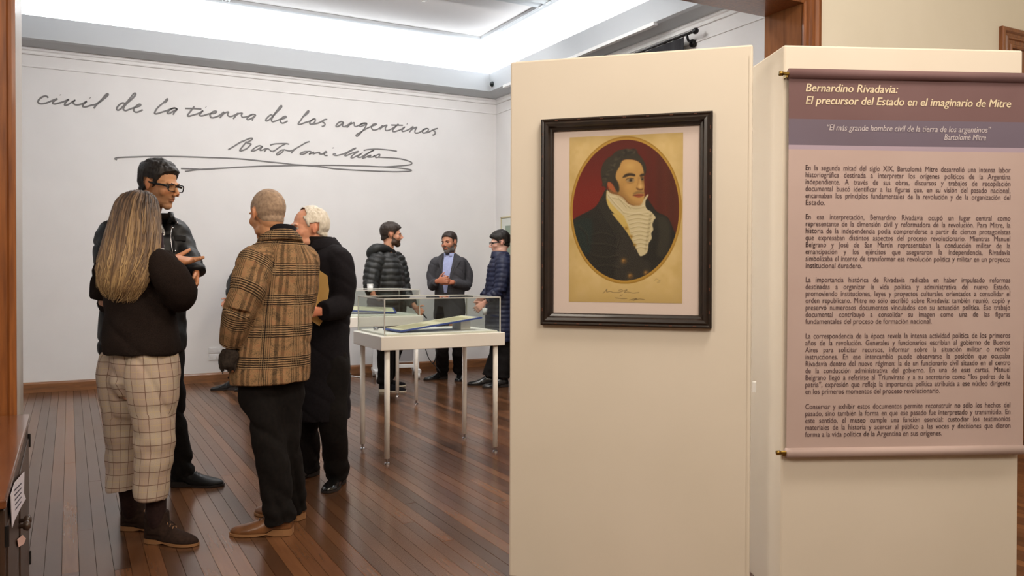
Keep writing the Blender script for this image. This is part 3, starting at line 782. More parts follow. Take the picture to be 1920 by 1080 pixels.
line('b', [(745, 648), (790, 656), (830, 640)], (122, 82, 46), 2, 3, .7)
poly('b', [(900, 600), (925, 588), (945, 596), (942, 618), (910, 620)], (140, 118, 84), 4); blob('b', 926, 606, 5.5, 5.5, (40, 30, 20), 1.1); line('b', [(898, 596), (925, 582), (947, 592)], (48, 32, 20), 2, 2)
line('b', [(880, 585), (878, 640), (865, 690), (870, 716)], (140, 98, 54), 3, 5, .6); blob('b', 905, 690, 8, 11, (212, 172, 112), .9); line('b', [(905, 600), (908, 660)], (204, 164, 102), 4, 5, .7)
poly('b', [(855, 705), (880, 715), (910, 722), (935, 712), (932, 735), (890, 738), (862, 728)], (96, 60, 32), 4, .85)
poly('b', [(820, 775), (860, 752), (910, 748), (945, 760), (945, 778), (880, 776), (830, 795)], (88, 68, 42), 8, .55)
poly('b', [(818, 800), (870, 782), (905, 782), (940, 785), (945, 800), (900, 825), (860, 822)], (146, 72, 46), 4, .9); line('b', [(815, 802), (870, 798), (945, 796)], (76, 34, 22), 2, 2, .9)
poly('b', [(505, 730), (462, 680), (440, 600), (432, 520), (455, 430), (510, 360), (560, 330), (610, 280), (690, 252), (770, 250), (850, 280), (925, 360), (968, 450), (970, 520), (952, 560), (935, 480), (900, 410), (820, 372), (720, 372), (680, 400), (655, 460), (620, 520), (610, 590), (640, 650), (655, 720), (640, 765), (612, 735), (590, 690), (560, 650), (520, 640), (505, 680)], (48, 43, 33), 6, n=3)
for k in range(150):
    a = random.random(); x = 450+a*420; y = 620-360*math.sin(min(1, a*1.25)*PI*.5)+random.uniform(-20, 80)*(1-a*.6)
    if not (x > 640 and y > 370): blob('b', x, y, random.uniform(3, 6), random.uniform(3, 5), random.choice([(78, 72, 56), (30, 27, 22)]), .6)
# autograph line under the oval
clipm = np.ones(xx.shape)
for q in ([(395, 808), (415, 790), (436, 765), (430, 795), (470, 790), (500, 800), (560, 798), (640, 772), (610, 800), (650, 795), (700, 806), (760, 800)], [(555, 778), (580, 772), (595, 778)], [(570, 832), (595, 822)], [(520, 856), (560, 860), (600, 864), (640, 862)], [(665, 878), (700, 868), (740, 862), (700, 880), (760, 868), (815, 872)]): line('c', q, (60, 48, 36), 1.8, 1.6, .8)
for q in ([(915, 680), (935, 660), (970, 690), (940, 700), (975, 672)],): line('c', q, (120, 104, 78), 1.4, 1.6, .6)
img = np.clip(img, 0, 255)
lin = np.where(img/255 <= .04045, img/255/12.92, ((img/255+.055)/1.055)**2.4)*1.04
c4 = [onp(x, y, PA+PAn*.006, PAn)-PA for x, y in ((1067.5, 258.7), (1280, 247.5), (1280, 568.5), (1067.5, 566))]
px0 = (c4[0]@PAx+c4[3]@PAx)/2; px1 = (c4[1]@PAx+c4[2]@PAx)/2; pz1 = (c4[0][2]+c4[1][2])/2; pz0 = (c4[2][2]+c4[3][2])/2
me = bpy.data.meshes.new('print')
co = (PA[None, None]+PAx*(px0+(px1-px0)*uu)[..., None]+UP*(pz1+(pz0-pz1)*vv)[..., None]+PAn*.006).reshape(-1, 3)
idx = np.arange(GW*GH).reshape(GH, GW)
fc = np.stack([idx[:-1, :-1], idx[1:, :-1], idx[1:, 1:], idx[:-1, 1:]], -1).reshape(-1, 4)
me.from_pydata(co.tolist(), [], fc.tolist()); ca = me.color_attributes.new('paint', 'FLOAT_COLOR', 'POINT')
ca.data.foreach_set('color', np.concatenate([lin.reshape(-1, 3), np.ones((GW*GH, 1))], 1).ravel())
M['paint'] = vcol_mat('portrait_print_ink', 'paint', .55, .3)
from_me('portrait_print', me, M['paint'], pic, label='aged oval portrait print of a man in a dark coat and white ruffled neckcloth')

# ---- banner
BT = [onp(x, y, PB+PBn*.03, PBn)-PB for x, y in ((1478, 128), (1927, 137), (1477, 858))]
bx0 = (BT[0]@PBx+BT[2]@PBx)/2; bx1 = BT[1]@PBx; bz1 = BT[0][2]; bz0 = BT[2][2]
print('banner', bx0, bx1, bz0, bz1)
def BP(x, z, d): return PB+PBx*x+UP*z+PBn*d
ban = empty('text_banner', BP((bx0+bx1)/2, bz1, .03), 'mauve cloth banner printed with a long text hanging between brass rods', 'banner')
def bz_at(y): return (onp(1500, y, PB+PBn*.03, PBn)-PB)[2]
zb = [bz_at(222.5), bz_at(271.5), bz_at(280)]
BN = [mottled('banner_mauve_heading', (118, 90, 92), (108, 79, 80), 2, .7), mottled('banner_slate_band', (110, 100, 118), (104, 92, 106), 2, .7), new_mat('banner_lilac_line', (168, 152, 168), .7), mottled('banner_pale_lilac', (192, 172, 167), (182, 160, 154), 1.5, .7)]
def bulge(x, z):
    u = (x-bx0)/(bx1-bx0); v = (z-bz0)/(bz1-bz0)
    return .026+.003*math.sin(u*5+v*2.2)*math.sin(PI*min(max(v, 0), 1))
bm = bmesh.new(); NX = 40; zs = sorted(set([bz1-.03+(bz0+.035-bz1)*k/40 for k in range(41)]+zb), reverse=True); rows = []
for z in zs: rows.append([bm.verts.new(V3(BP(bx0+(bx1-bx0)*i/NX, z, bulge(bx0+(bx1-bx0)*i/NX, z)))) for i in range(NX+1)])
for j in range(len(zs)-1):
    zc = (zs[j]+zs[j+1])/2; mi = 0 if zc > zb[0] else 1 if zc > zb[1] else 2 if zc > zb[2] else 3
    for i in range(NX): bm.faces.new([rows[j][i], rows[j+1][i], rows[j+1][i+1], rows[j][i+1]]).material_index = mi
from_bm('cloth', bm, BN, ban, True)
for nm, zc, mi, r in (('top_hem', bz1-.018, 0, .019), ('bottom_hem', bz0+.017, 3, .018)):
    bm = bmesh.new(); tube(bm, [BP(bx0, zc, .024), BP(bx1, zc, .024)], [(r, r)]*2, 20, side=UP, mi=0); from_bm(nm, bm, BN[mi], ban, True)
    bm = bmesh.new(); rr2 = .0065; tube(bm, [BP(bx0-.034, zc, .024), BP(bx1+.034, zc, .024)], [rr2]*2, 12)
    tube(bm, [BP(bx0-.036, zc, .024), BP(bx0-.022, zc, .024)], [.009, .009], 12); tube(bm, [BP(bx1+.036, zc, .024), BP(bx1+.022, zc, .024)], [.009, .009], 12)
    rd = from_bm('brass_rod', bm, M['brass'], ban, True)
    bm = bmesh.new(); obox(bm, BP(bx0-.006, zc-.008, .012), PBx*.004, UP*.005, PBn*.012); from_bm('hook', bm, M['brass'], rd)

# text, set line by line with the built-in font
def text_lines(name, lines, mat, shear=0, bold=0, justify=True, size=.02, xs=.84):
    """lines: (string, px x0, px x1 or None, baseline px at x0, justify?)"""
    bm = bmesh.new()
    for s, xa, xb, yb in lines:
        a = onp(xa, yb, PB+PBn*.03, PBn)-PB; x0 = a@PBx; z = a[2]
        cu = bpy.data.curves.new('t', 'FONT'); cu.body = s; cu.size = size; cu.shear = shear; cu.offset = 0; cu.resolution_u = 3
        o = bpy.data.objects.new('t', cu); COL.objects.link(o)
        dg = bpy.context.evaluated_depsgraph_get()
        def width():
            bpy.context.view_layer.update(); return o.dimensions.x
        kx = xs
        if xb:
            W = (onp(xb, yb, PB+PBn*.03, PBn)-PB)@PBx-x0; W1 = width(); nsp = s.count(' ')
            if justify and nsp and isinstance(xb, int):
                cu.space_word = 2.0; W2 = width(); per = (W2-W1)
                cu.space_word = max(.45, 1+(W/kx-W1)/per); W3 = width(); kx = W/W3
            else: kx = W/W1

        me_ = bpy.data.meshes.new_from_object(o.evaluated_get(bpy.context.evaluated_depsgraph_get()))
        bm2 = bmesh.new(); bm2.from_mesh(me_)
        for v in bm2.verts:
            lx, lz = v.co.x*kx, v.co.y; p = BP(x0+lx, z+lz, bulge(x0+lx, z+lz)+.0012); v.co = V3(p)
        bm2.to_mesh(me_); bm2.free(); bm.from_mesh(me_)
        if bold:
            for dx, dz in ((bold, 0), (-bold, 0), (0, bold*.6)):
                me_.transform(Matrix.Translation(V3(PBx*dx+UP*dz+PBn*.0001))); bm.from_mesh(me_); me_.transform(Matrix.Translation(V3(-(PBx*dx+UP*dz+PBn*.0001))))
        bpy.data.meshes.remove(me_)
        COL.objects.unlink(o); bpy.data.objects.remove(o); bpy.data.curves.remove(cu)
    return from_bm(name, bm, mat, ban)
INK_T = new_mat('cream_heading_ink', (222, 206, 176), .6); INK_Q = new_mat('pale_quote_ink', (196, 186, 190), .6); INK_B = new_mat('dark_text_ink', (84, 62, 66), .7)
def tag_kind(o): o['kind'] = 'stuff'
L0, R0 = 1510, 1895
text_lines('heading', [('Bernardino Rivadavia:', 1510, 1683, 171), ('El precursor del Estado en el imaginario de Mitre', 1510, 1895, 194.5)], INK_T, .22, .0007, False, .0415)
text_lines('quotation', [('“El más grande hombre civil de la tierra de los argentinos”', 1549, 1857, 244), ('Bartolomé Mitre', 1771, 1849, 262)], INK_Q, .22, .0002, False, .0315)
paras = [
 (318.7, ['En la segunda mitad del siglo XIX, Bartolomé Mitre desarrolló una intensa labor', 'historiográfica destinada a interpretar los orígenes políticos de la Argentina', 'independiente. A través de sus obras, discursos y trabajos de recopilación', 'documental buscó identificar a las figuras que, en su visión del pasado nacional,', 'encarnaban los principios fundamentales de la revolución y de la organización del', ('Estado.', 1546)]),
 (410.8, ['En esa interpretación, Bernardino Rivadavia ocupó un lugar central como', 'representante de la dimensión civil y reformadora de la revolución. Para Mitre, la', 'historia de la independencia podía comprenderse a partir de ciertos protagonistas', 'que expresaban distintos aspectos del proceso revolucionario. Mientras Manuel', 'Belgrano y José de San Martín representaban la conducción militar de la', 'emancipación y los ejércitos que aseguraron la independencia, Rivadavia', 'simbolizaba el intento de transformar esa revolución política y militar en un proyecto', ('institucional duradero.', 1616)]),
 (528.8, ['La importancia histórica de Rivadavia radicaba en haber impulsado reformas', 'destinadas a organizar la vida política y administrativa del nuevo Estado,', 'promoviendo instituciones, leyes y proyectos culturales orientados a consolidar el', 'orden republicano. Mitre no sólo escribió sobre Rivadavia: también reunió, copió y', 'preservó numerosos documentos vinculados con su actuación política. Ese trabajo', 'documental contribuyó a consolidar su imagen como una de las figuras', ('fundamentales del proceso de formación nacional.', 1748)]),
 (634.4, ['La correspondencia de la época revela la intensa actividad política de los primeros', 'años de la revolución. Generales y funcionarios escribían al gobierno de Buenos', 'Aires para solicitar recursos, informar sobre la situación militar o recibir', 'instrucciones. En ese intercambio puede observarse la posición que ocupaba', 'Rivadavia dentro del nuevo régimen: la de un funcionario civil situado en el centro', 'de la conducción administrativa del gobierno. En una de esas cartas, Manuel', 'Belgrano llegó a referirse al Triunvirato y a su secretario como “los padres de la', 'patria”, expresión que refleja la importancia política atribuida a ese núcleo dirigente', ('en los primeros momentos del proceso revolucionario.', 1763)]),
 (767.2, ['Conservar y exhibir estos documentos permite reconstruir no sólo los hechos del', 'pasado, sino también la forma en que ese pasado fue interpretado y transmitido. En', 'este sentido, el museo cumple una función esencial: custodiar los testimonios', 'materiales de la historia y acercar al público a las voces y decisiones que dieron', ('forma a la vida política de la Argentina en sus orígenes.', 1767)])]
for y0, ls in paras:
    step = 13.05
    text_lines('paragraph', [(l, L0, R0, y0+i*step) if isinstance(l, str) else (l[0], L0, float(l[1]), y0+i*step) for i, l in enumerate(ls)], INK_B, 0, .0001, True, .0275, .81)

# ---- handwriting on the back wall
def zc(k):
    x0, y0, s = {1: (60, 160, 12), 2: (210, 165, 12), 3: (340, 180, 12), 4: (490, 190, 12), 5: (620, 210, 8.727), 6: (420, 250, 10.667), 7: (590, 250, 9.6), 8: (200, 280, 6.4)}[k]
    return lambda p: (x0+p[0]/s, y0+p[1]/s)
WORDS = [
 ('word', 1, [[(365, 280), (335, 248), (290, 242), (220, 268), (155, 325), (137, 370), (160, 405), (230, 415), (330, 395), (450, 345), (575, 298)], [(575, 298), (505, 345), (465, 400), (510, 420), (620, 395), (740, 358), (825, 315), (765, 375), (735, 445), (800, 440), (900, 378), (972, 335), (922, 380), (960, 430), (1030, 440), (1130, 415), (1232, 360), (1165, 418), (1140, 475), (1210, 485), (1330, 450), (1440, 425), (1560, 330), (1650, 225), (1700, 188), (1712, 215), (1660, 270), (1560, 352), (1450, 440), (1392, 520)], [(636, 210), (646, 222)], [(1306, 276), (1316, 288)]]),
 ('word', 2, [[(295, 362), (262, 337), (220, 342), (150, 392), (107, 460), (117, 495), (165, 490), (235, 430), (300, 358), (400, 240), (490, 130), (530, 122), (522, 170), (440, 257), (335, 350), (270, 430), (262, 482), (300, 510), (370, 490), (480, 447), (560, 425), (630, 402), (645, 372), (600, 372), (525, 425), (490, 490), (512, 535), (562, 545), (630, 522), (692, 490)]]),
 ('word', 2, [[(1180, 340), (1240, 285), (1244, 240), (1165, 325), (1040, 430), (985, 505), (962, 570), (1010, 578), (1100, 550), (1240, 507), (1340, 467), (1410, 450), (1460, 478), (1370, 530), (1290, 570), (1247, 568), (1272, 520), (1340, 470), (1405, 452), (1462, 480), (1405, 540), (1375, 602)]]),
 ('word', 3, [[(290, 235), (230, 318), (170, 392), (140, 440), (170, 455), (260, 430), (400, 385), (490, 330), (435, 385), (412, 438), (470, 445), (560, 420), (650, 397), (735, 390), (792, 360), (770, 340), (710, 355), (660, 400), (648, 450), (682, 485), (750, 480), (850, 440), (962, 362), (920, 430), (862, 492)], [(85, 278), (200, 280), (330, 285), (452, 292)], [(900, 442), (980, 382), (1062, 360), (1042, 410), (1062, 452), (1120, 460), (1200, 430), (1280, 385), (1225, 445), (1167, 515)], [(1210, 445), (1290, 397), (1370, 387), (1352, 430), (1372, 475), (1430, 475), (1500, 458), (1590, 415), (1645, 418), (1668, 440), (1590, 495), (1515, 530), (1477, 522), (1510, 470), (1590, 418)], [(1668, 440), (1612, 500), (1597, 558)], [(550, 246), (560, 256)]]),
 ('word', 4, [[(252, 322), (220, 302), (160, 342), (102, 410), (107, 440), (150, 430), (212, 385), (262, 328), (350, 212), (425, 112), (458, 102), (442, 150), (350, 242), (272, 330), (232, 400), (232, 445), (262, 460), (330, 440), (430, 400), (502, 385), (560, 357), (540, 335), (482, 360), (432, 410), (432, 460), (472, 490), (530, 475), (592, 440)]]),
 ('word', 4, [[(960, 335), (1055, 255), (1055, 212), (960, 318), (882, 430), (832, 498), (842, 522), (900, 510), (1000, 472), (1082, 450), (1160, 402), (1202, 392), (1215, 420), (1190, 478), (1122, 512), (1087, 495), (1112, 442), (1170, 400)], [(1122, 512), (1200, 505), (1280, 490), (1350, 455), (1420, 412), (1482, 405)], [(1420, 412), (1372, 450), (1420, 490), (1430, 528), (1392, 560), (1355, 562)]]),
 ('word', 5, [[(207, 170), (170, 157), (120, 180), (87, 225), (102, 240), (150, 220), (210, 172), (192, 215), (212, 240), (260, 225), (342, 170), (290, 230), (265, 252)], [(290, 220), (350, 187), (385, 175), (387, 220), (412, 238), (460, 220), (520, 192), (592, 185), (540, 182), (490, 202), (472, 233), (500, 235), (560, 212), (592, 190), (560, 260), (500, 332), (442, 395), (415, 390), (432, 365), (500, 325), (590, 270), (650, 242), (700, 222), (747, 205), (738, 192), (690, 207), (667, 250), (690, 290), (740, 290), (790, 270), (852, 222), (802, 287)], [(820, 265), (870, 232), (922, 215), (897, 260), (902, 300), (940, 300), (1000, 275), (1060, 237), (1110, 195), (1052, 250), (1012, 308), (1040, 322), (1100, 305), (1160, 280), (1212, 245), (1172, 290), (1172, 318), (1220, 310), (1290, 280), (1352, 240), (1290, 332)], [(990, 213), (1080, 215), (1182, 218)], [(1310, 300), (1360, 267), (1407, 250), (1382, 300), (1382, 340), (1420, 345), (1470, 325), (1530, 282), (1580, 270), (1600, 285), (1580, 320), (1530, 345), (1502, 330), (1520, 292), (1570, 272)], [(1540, 342), (1600, 330), (1650, 305), (1700, 280), (1752, 268)], [(1720, 275), (1682, 302), (1710, 330), (1700, 365), (1665, 378)], [(1246, 192), (1254, 199)]]),
 ('signature', 6, [[(85, 325), (130, 300), (200, 258), (290, 200), (375, 152)], [(345, 175), (440, 130), (510, 102), (567, 100), (540, 140), (455, 188), (530, 205), (532, 230), (445, 310), (325, 352), (330, 318), (390, 240), (455, 168)], [(772, 262), (700, 247), (620, 290), (547, 350), (590, 352), (670, 322), (772, 262), (732, 310), (722, 340), (780, 330), (852, 300), (807, 370)], [(830, 332), (870, 307), (902, 320), (950, 358), (1000, 350), (1050, 320), (1130, 262), (1242, 205)], [(1000, 345), (975, 372)], [(920, 235), (1010, 212), (1130, 205), (1240, 205), (1302, 218)], [(1190, 327), (1140, 342), (1062, 400), (1057, 430), (1110, 415), (1170, 370), (1202, 327), (1250, 340), (1310, 350), (1370, 340), (1420, 312), (1560, 232), (1650, 182), (1712, 167)], [(1450, 292), (1382, 350), (1347, 397)], [(1682, 362), (1600, 367), (1522, 405), (1560, 420), (1640, 395), (1690, 362), (1745, 372), (1700, 420), (1795, 372), (1780, 412), (1860, 385), (1920, 380)]]),
 ('signature', 7, [[(5, 355), (55, 345), (92, 342), (82, 365), (130, 370), (175, 358), (215, 340), (200, 325), (170, 350), (182, 395), (232, 400)], [(326, 258), (336, 268)], [(385, 370), (345, 367), (337, 385), (390, 400), (460, 385), (530, 365), (620, 320), (700, 277), (742, 267), (620, 335), (542, 390), (562, 405), (620, 380), (700, 347), (792, 322), (702, 380), (652, 435), (690, 440), (770, 400), (842, 365), (772, 425), (830, 430), (900, 390), (1000, 332), (1070, 300), (960, 362), (862, 445), (900, 440), (980, 402), (1015, 400), (955, 428), (1040, 425), (1085, 395), (1050, 430)], [(850, 342), (858, 350)], [(880, 310), (960, 290), (1080, 283), (1200, 286), (1350, 302), (1480, 322)], [(1110, 395), (1160, 377), (1175, 390), (1142, 430), (1092, 432), (1112, 392)]]),
]
SN = [0]
def stroke_mesh(bm, pts, wd=.0085):
    """flat ribbon with round joints, 2 mm proud of the wall"""
    q = cr(pts, 5) if len(pts) > 2 else [np.array(p, float) for p in pts]
    SN[0] += 1; w3 = [on(x, y, 1, YB-.001) for x, y in q]; w3 = [p-np.array([0, .00035*(SN[0] % 9), 0]) for p in w3]
    L = []
    for i, p in enumerate(w3):
        t = w3[min(i+1, len(w3)-1)]-w3[max(i-1, 0)]; t = t/(np.linalg.norm(t)+1e-9); n = np.array([-t[2], 0, t[0]]); L.append((p, n))
    rs = [[p+n*wd, p+n*wd*.6+np.array([0, -.002, 0]), p-n*wd*.6+np.array([0, -.002, 0]), p-n*wd] for p, n in L]
    rings(bm, rs)
wl = empty('wall_lettering', on(450, 250, 1, YB), 'grey handwritten sentence and signature written across the white back wall', 'lettering')
for nm, k, st_ in WORDS:
    bm = bmesh.new(); f = zc(k)
    for s_ in st_: stroke_mesh(bm, [f(p) for p in s_], .0086 if nm == 'word' else .0080)
    from_bm(nm, bm, M['ink'], wl)
f7, f6, f8 = zc(7), zc(6), zc(8)
bm = bmesh.new()
A_ = [f7(p) for p in [(1142, 430), (1300, 438), (1480, 450), (1620, 475), (1720, 510), (1752, 537), (1715, 565), (1600, 580), (1400, 595), (1200, 600), (900, 588), (600, 580), (300, 575), (0, 578)]]+[f6(p) for p in [(1500, 640), (1100, 650), (700, 658), (300, 676), (0, 695)]]+[f8(p) for p in [(1130, 240), (940, 265)]]
B_ = [f8(p) for p in [(125, 125), (100, 112), (150, 98), (400, 88), (700, 84), (1000, 90), (1300, 100)]]+[f6(p) for p in [(200, 503), (560, 532), (880, 568), (1200, 600), (1400, 625), (1650, 643)]]+[f7(p) for p in [(100, 600), (300, 630), (600, 655), (1000, 675), (1400, 690), (1640, 685), (1745, 668), (1650, 640), (1450, 618), (1200, 600)]]
C_ = [f8(p) for p in [(890, 230), (1050, 235), (1150, 241), (1300, 232)]]
for q in (A_, B_, C_): stroke_mesh(bm, q, .0078)
from_bm('flourish', bm, M['ink'], wl)

# ================================================================== PEOPLE
def remesh(name, bm, voxel, smooth=4, fac=.5):
    me = bpy.data.meshes.new('tmp'); bmesh.ops.recalc_face_normals(bm, faces=bm.faces[:]); bm.to_mesh(me); bm.free()
    o = bpy.data.objects.new('tmp', me); COL.objects.link(o)
    r = o.modifiers.new('r', 'REMESH'); r.mode = 'VOXEL'; r.voxel_size = voxel; r.use_smooth_shade = True
    if smooth: s_ = o.modifiers.new('s', 'SMOOTH'); s_.factor = fac; s_.iterations = smooth
    out = bpy.data.meshes.new_from_object(o.evaluated_get(bpy.context.evaluated_depsgraph_get())); out.name = name
    COL.objects.unlink(o); bpy.data.objects.remove(o); bpy.data.meshes.remove(me); return out
def getco(me):
    a = np.empty(len(me.vertices)*3); me.vertices.foreach_get('co', a); return a.reshape(-1, 3)
def setco(me, a): me.vertices.foreach_set('co', np.ascontiguousarray(a).ravel()); me.update()
def getno(me):
    a = np.empty(len(me.vertices)*3); me.vertex_normals.foreach_get('vector', a); return a.reshape(-1, 3)


class T:
    """a limb or trunk: axis points, radii (a,b), side direction"""
    def __init__(s, pts, rad, side=None, n=20, power=2.0, name='', pri=1.0, zero=None, smooth=True, vz=False):
        s.vz = vz
        if smooth and len(pts) > 2:
            m = 4; k = np.arange(len(pts)); kk = np.linspace(0, len(pts)-1, (len(pts)-1)*m+1)
            R = np.array([(r, r) if np.isscalar(r) else r for r in rad], float)
            s.pts = cr(pts, m); s.rad = [tuple(q) for q in np.stack([np.interp(kk, k, R[:, 0]), np.interp(kk, k, R[:, 1])], 1)]
        else: s.pts = [np.array(p, float) for p in pts]; s.rad = [(r, r) if np.isscalar(r) else r for r in rad]
        s.side = side; s.n = n; s.power = power; s.name = name; s.pri = pri; s.zero = zero
    def add(s, bm): tube(bm, s.pts, s.rad, s.n, s.side, True, 0, s.power)
    def coords(s, V, vert=None):
        fr = frames(s.pts, s.side); best = np.full(len(V), 1e9); u = np.zeros(len(V)); v = np.zeros(len(V)); L = 0
        tt_ = np.zeros(len(V)); tot = sum(np.linalg.norm(s.pts[i+1]-s.pts[i]) for i in range(len(s.pts)-1)); ref = max(max(r) for r in s.rad)
        for i in range(len(s.pts)-1):
            p, q = s.pts[i], s.pts[i+1]; e = q-p; l = np.linalg.norm(e)+1e-9; t = ((V-p)@e)/l/l; tc = np.clip(t, 0, 1); te = np.clip(t, -3 if i == 0 else 0, 4 if i == len(s.pts)-2 else 1)
            d = V-(p+tc[:, None]*e); sd, bd = fr[i][1], fr[i][2]; ra = s.rad[i][0]*(1-tc)+s.rad[i+1][0]*tc; rb = s.rad[i][1]*(1-tc)+s.rad[i+1][1]*tc
            x, y = d@sd, d@bd; ax = d@(e/l)
            dist = np.sqrt((x/ra)**2+(y/rb)**2+(ax/np.minimum(ra, rb))**2)*s.pri
            z = s.zero if s.zero is not None else bd
            zx, zy = float(np.dot(z, sd)), float(np.dot(z, bd)); a0 = math.atan2(zy, zx)
            an = np.arctan2(y/rb, x/ra)-a0; an = (an+PI) % (2*PI)-PI
            k = dist < best; best = np.where(k, dist, best); u = np.where(k, an*ref, u); v = np.where(k, L+te*l, v); L += l
        if s.vz: v = -(V@UP)
        else: v = (V-s.pts[0])@nrm(s.pts[-1]-s.pts[0])
        return best, u, v/1.0


def garment(name, tubes, mat, parent, voxel=.008, smooth=5, disp=None, extra=None, seed=1, **kw):
    bm = bmesh.new()
    for t in tubes: t.add(bm)
    if extra: extra(bm)
    me = remesh(name, bm, voxel, smooth); V = getco(me)
    bd = np.full(len(V), 1e9); U = np.zeros(len(V)); W = np.zeros(len(V)); K = np.zeros(len(V), int)
    for i, t in enumerate(tubes):
        d, u, v = t.coords(V); k = d < bd; bd = np.where(k, d, bd); U = np.where(k, u, U); W = np.where(k, v, W); K = np.where(k, i, K)
    if disp is not None:
        N = getno(me); V = V+N*disp(U, W, K, V)[:, None]; setco(me, V)
    at = me.attributes.new('cloth', 'FLOAT_VECTOR', 'POINT'); at.data.foreach_set('vector', np.stack([U, W, K*1.0], 1).ravel())
    return from_me(name, me, mat, parent, True, **kw)


def folds(amp=.006, seed=1, vert=1.0):
    def f(U, W, K, V):
        a = vn(V[:, 0]*9, V[:, 1]*9, V[:, 2]*3.2*vert, seed)*amp+vn(V[:, 0]*16+V[:, 2]*4, V[:, 1]*16, V[:, 2]*13, seed+1)*amp*.5
        return a
    return f


def ridge(V, a, seed, sx=7., sz=7., sk=0.):
    n = vn(V[:, 0]*sx+V[:, 2]*sk, V[:, 1]*sx, V[:, 2]*sz+V[:, 0]*sk, seed); return -a*np.clip(1-np.abs(n)*3.2, 0, 1)**1.5
def knit_disp(amp, seed):
    def f(U, W, K, V): return ridge(V, amp*1.1, seed+9, 4.5, 8, 5)+vn(V[:, 0]*7, V[:, 1]*7, V[:, 2]*8, seed)*amp+vn(V[:, 0]*18, V[:, 1]*18, V[:, 2]*20, seed)*amp*.35
    return f


def puffer(per=.055, amp=.010, seed=1):
    def f(U, W, K, V):
        w_ = W+.006*vn(U*12, W*5, K, seed); q = np.abs(np.sin(PI*w_/per))
        return (q**.55-1)*amp+vn(U*30, W*16, K, seed)*.0035+vn(V[:, 0]*8, V[:, 1]*8, V[:, 2]*5, seed)*.004
    return f


# standard head, metres, x to its right, y forward, z up, origin between the eyes' height
def head_shapes(bm, tf, R, s, jaw=1.0):
    def e(c, r): ell(bm, tf(c), [q*s for q in r], R, 20)
    e((0, -.020, .028), (.076, .098, .090)); e((0, .028, -.015), (.061, .064, .085)); e((0, .022, -.068), (.052*jaw, .056, .042))
    e((0, .062, -.096), (.026*jaw, .022, .020)); e((0, -.045, -.035), (.056, .055, .055))
    for q in (-1, 1):
        e((q*.024, .079, .019), (.026, .011, .009)); e((q*.038, .054, -.026), (.025, .024, .026)); e((q*.0115, .102, -.034), (.009, .010, .008))
        e((q*.075, -.012, -.006), (.006, .014, .027)); e((q*.079, -.019, .004), (.0055, .011, .021)); e((q*.045, .008, -.075), (.012, .03, .02))
    e((0, .0845, -.056), (.023, .009, .0055)); e((0, .0825, -.066), (.019, .0095, .0065)); e((0, .078, -.045), (.024, .011, .016)); e((0, .070, -.078), (.026, .012, .012))
    pts = [(0, .082, .022), (0, .092, .004), (0, .104, -.016), (0, .113, -.030)]
    tube(bm, [tf(p) for p in pts], [.008*s, .0085*s, .0105*s, .010*s], 12)


def hand_shapes(bm, wrist, dr, palm, thumb, curl=.35, s=1.0, spread=.10, point=None, tcurl=.3):
    """dr: wrist to knuckles, palm: outward normal of the palm side, thumb: towards the thumb side"""
    dr = nrm(dr); palm = nrm(palm-dr*np.dot(palm, dr)); thumb = nrm(np.cross(dr, palm))*(1 if np.dot(np.cross(dr, palm), thumb) > 0 else -1)
    tube(bm, [wrist-dr*.03*s, wrist, wrist+dr*.035*s, wrist+dr*.075*s, wrist+dr*.092*s], [(.024*s, .019*s), (.026*s, .018*s), (.038*s, .017*s), (.041*s, .014*s), (.038*s, .010*s)], 18, thumb, power=2.5)
    cv = curl if hasattr(curl, '__len__') else [curl]*4
    for i, (off, L) in enumerate(((.030, .070), (.010, .078), (-.010, .073), (-.029, .058))):
        d = nrm(dr+thumb*spread*(1.5-i)); p = wrist+dr*.080*s+thumb*off*s; pts = [p-dr*.02*s, p]; a = 0
        for k, f in enumerate((.46, .30, .24)):
            a += cv[i]*(1.0, 1.25, .9)[k]; dd = d*math.cos(a)+palm*math.sin(a); p = p+dd*L*f*s; pts.append(p)
        tube(bm, pts, [.0088*s, .0088*s, .0080*s, .0073*s, .0058*s], 10)
    p = wrist+dr*.022*s+thumb*.026*s+palm*.004*s; d0 = nrm(dr*.55+thumb*.8+palm*.25); pts = [p-d0*.015*s, p]
    for k, (f, b_) in enumerate(((.036, 0), (.030, tcurl), (.024, tcurl))):
        d0 = nrm(d0+dr*b_*1.2+palm*b_*.5); p = p+d0*f*s; pts.append(p)
    tube(bm, pts, [.012*s, .0125*s, .0105*s, .0098*s, .007*s], 10)


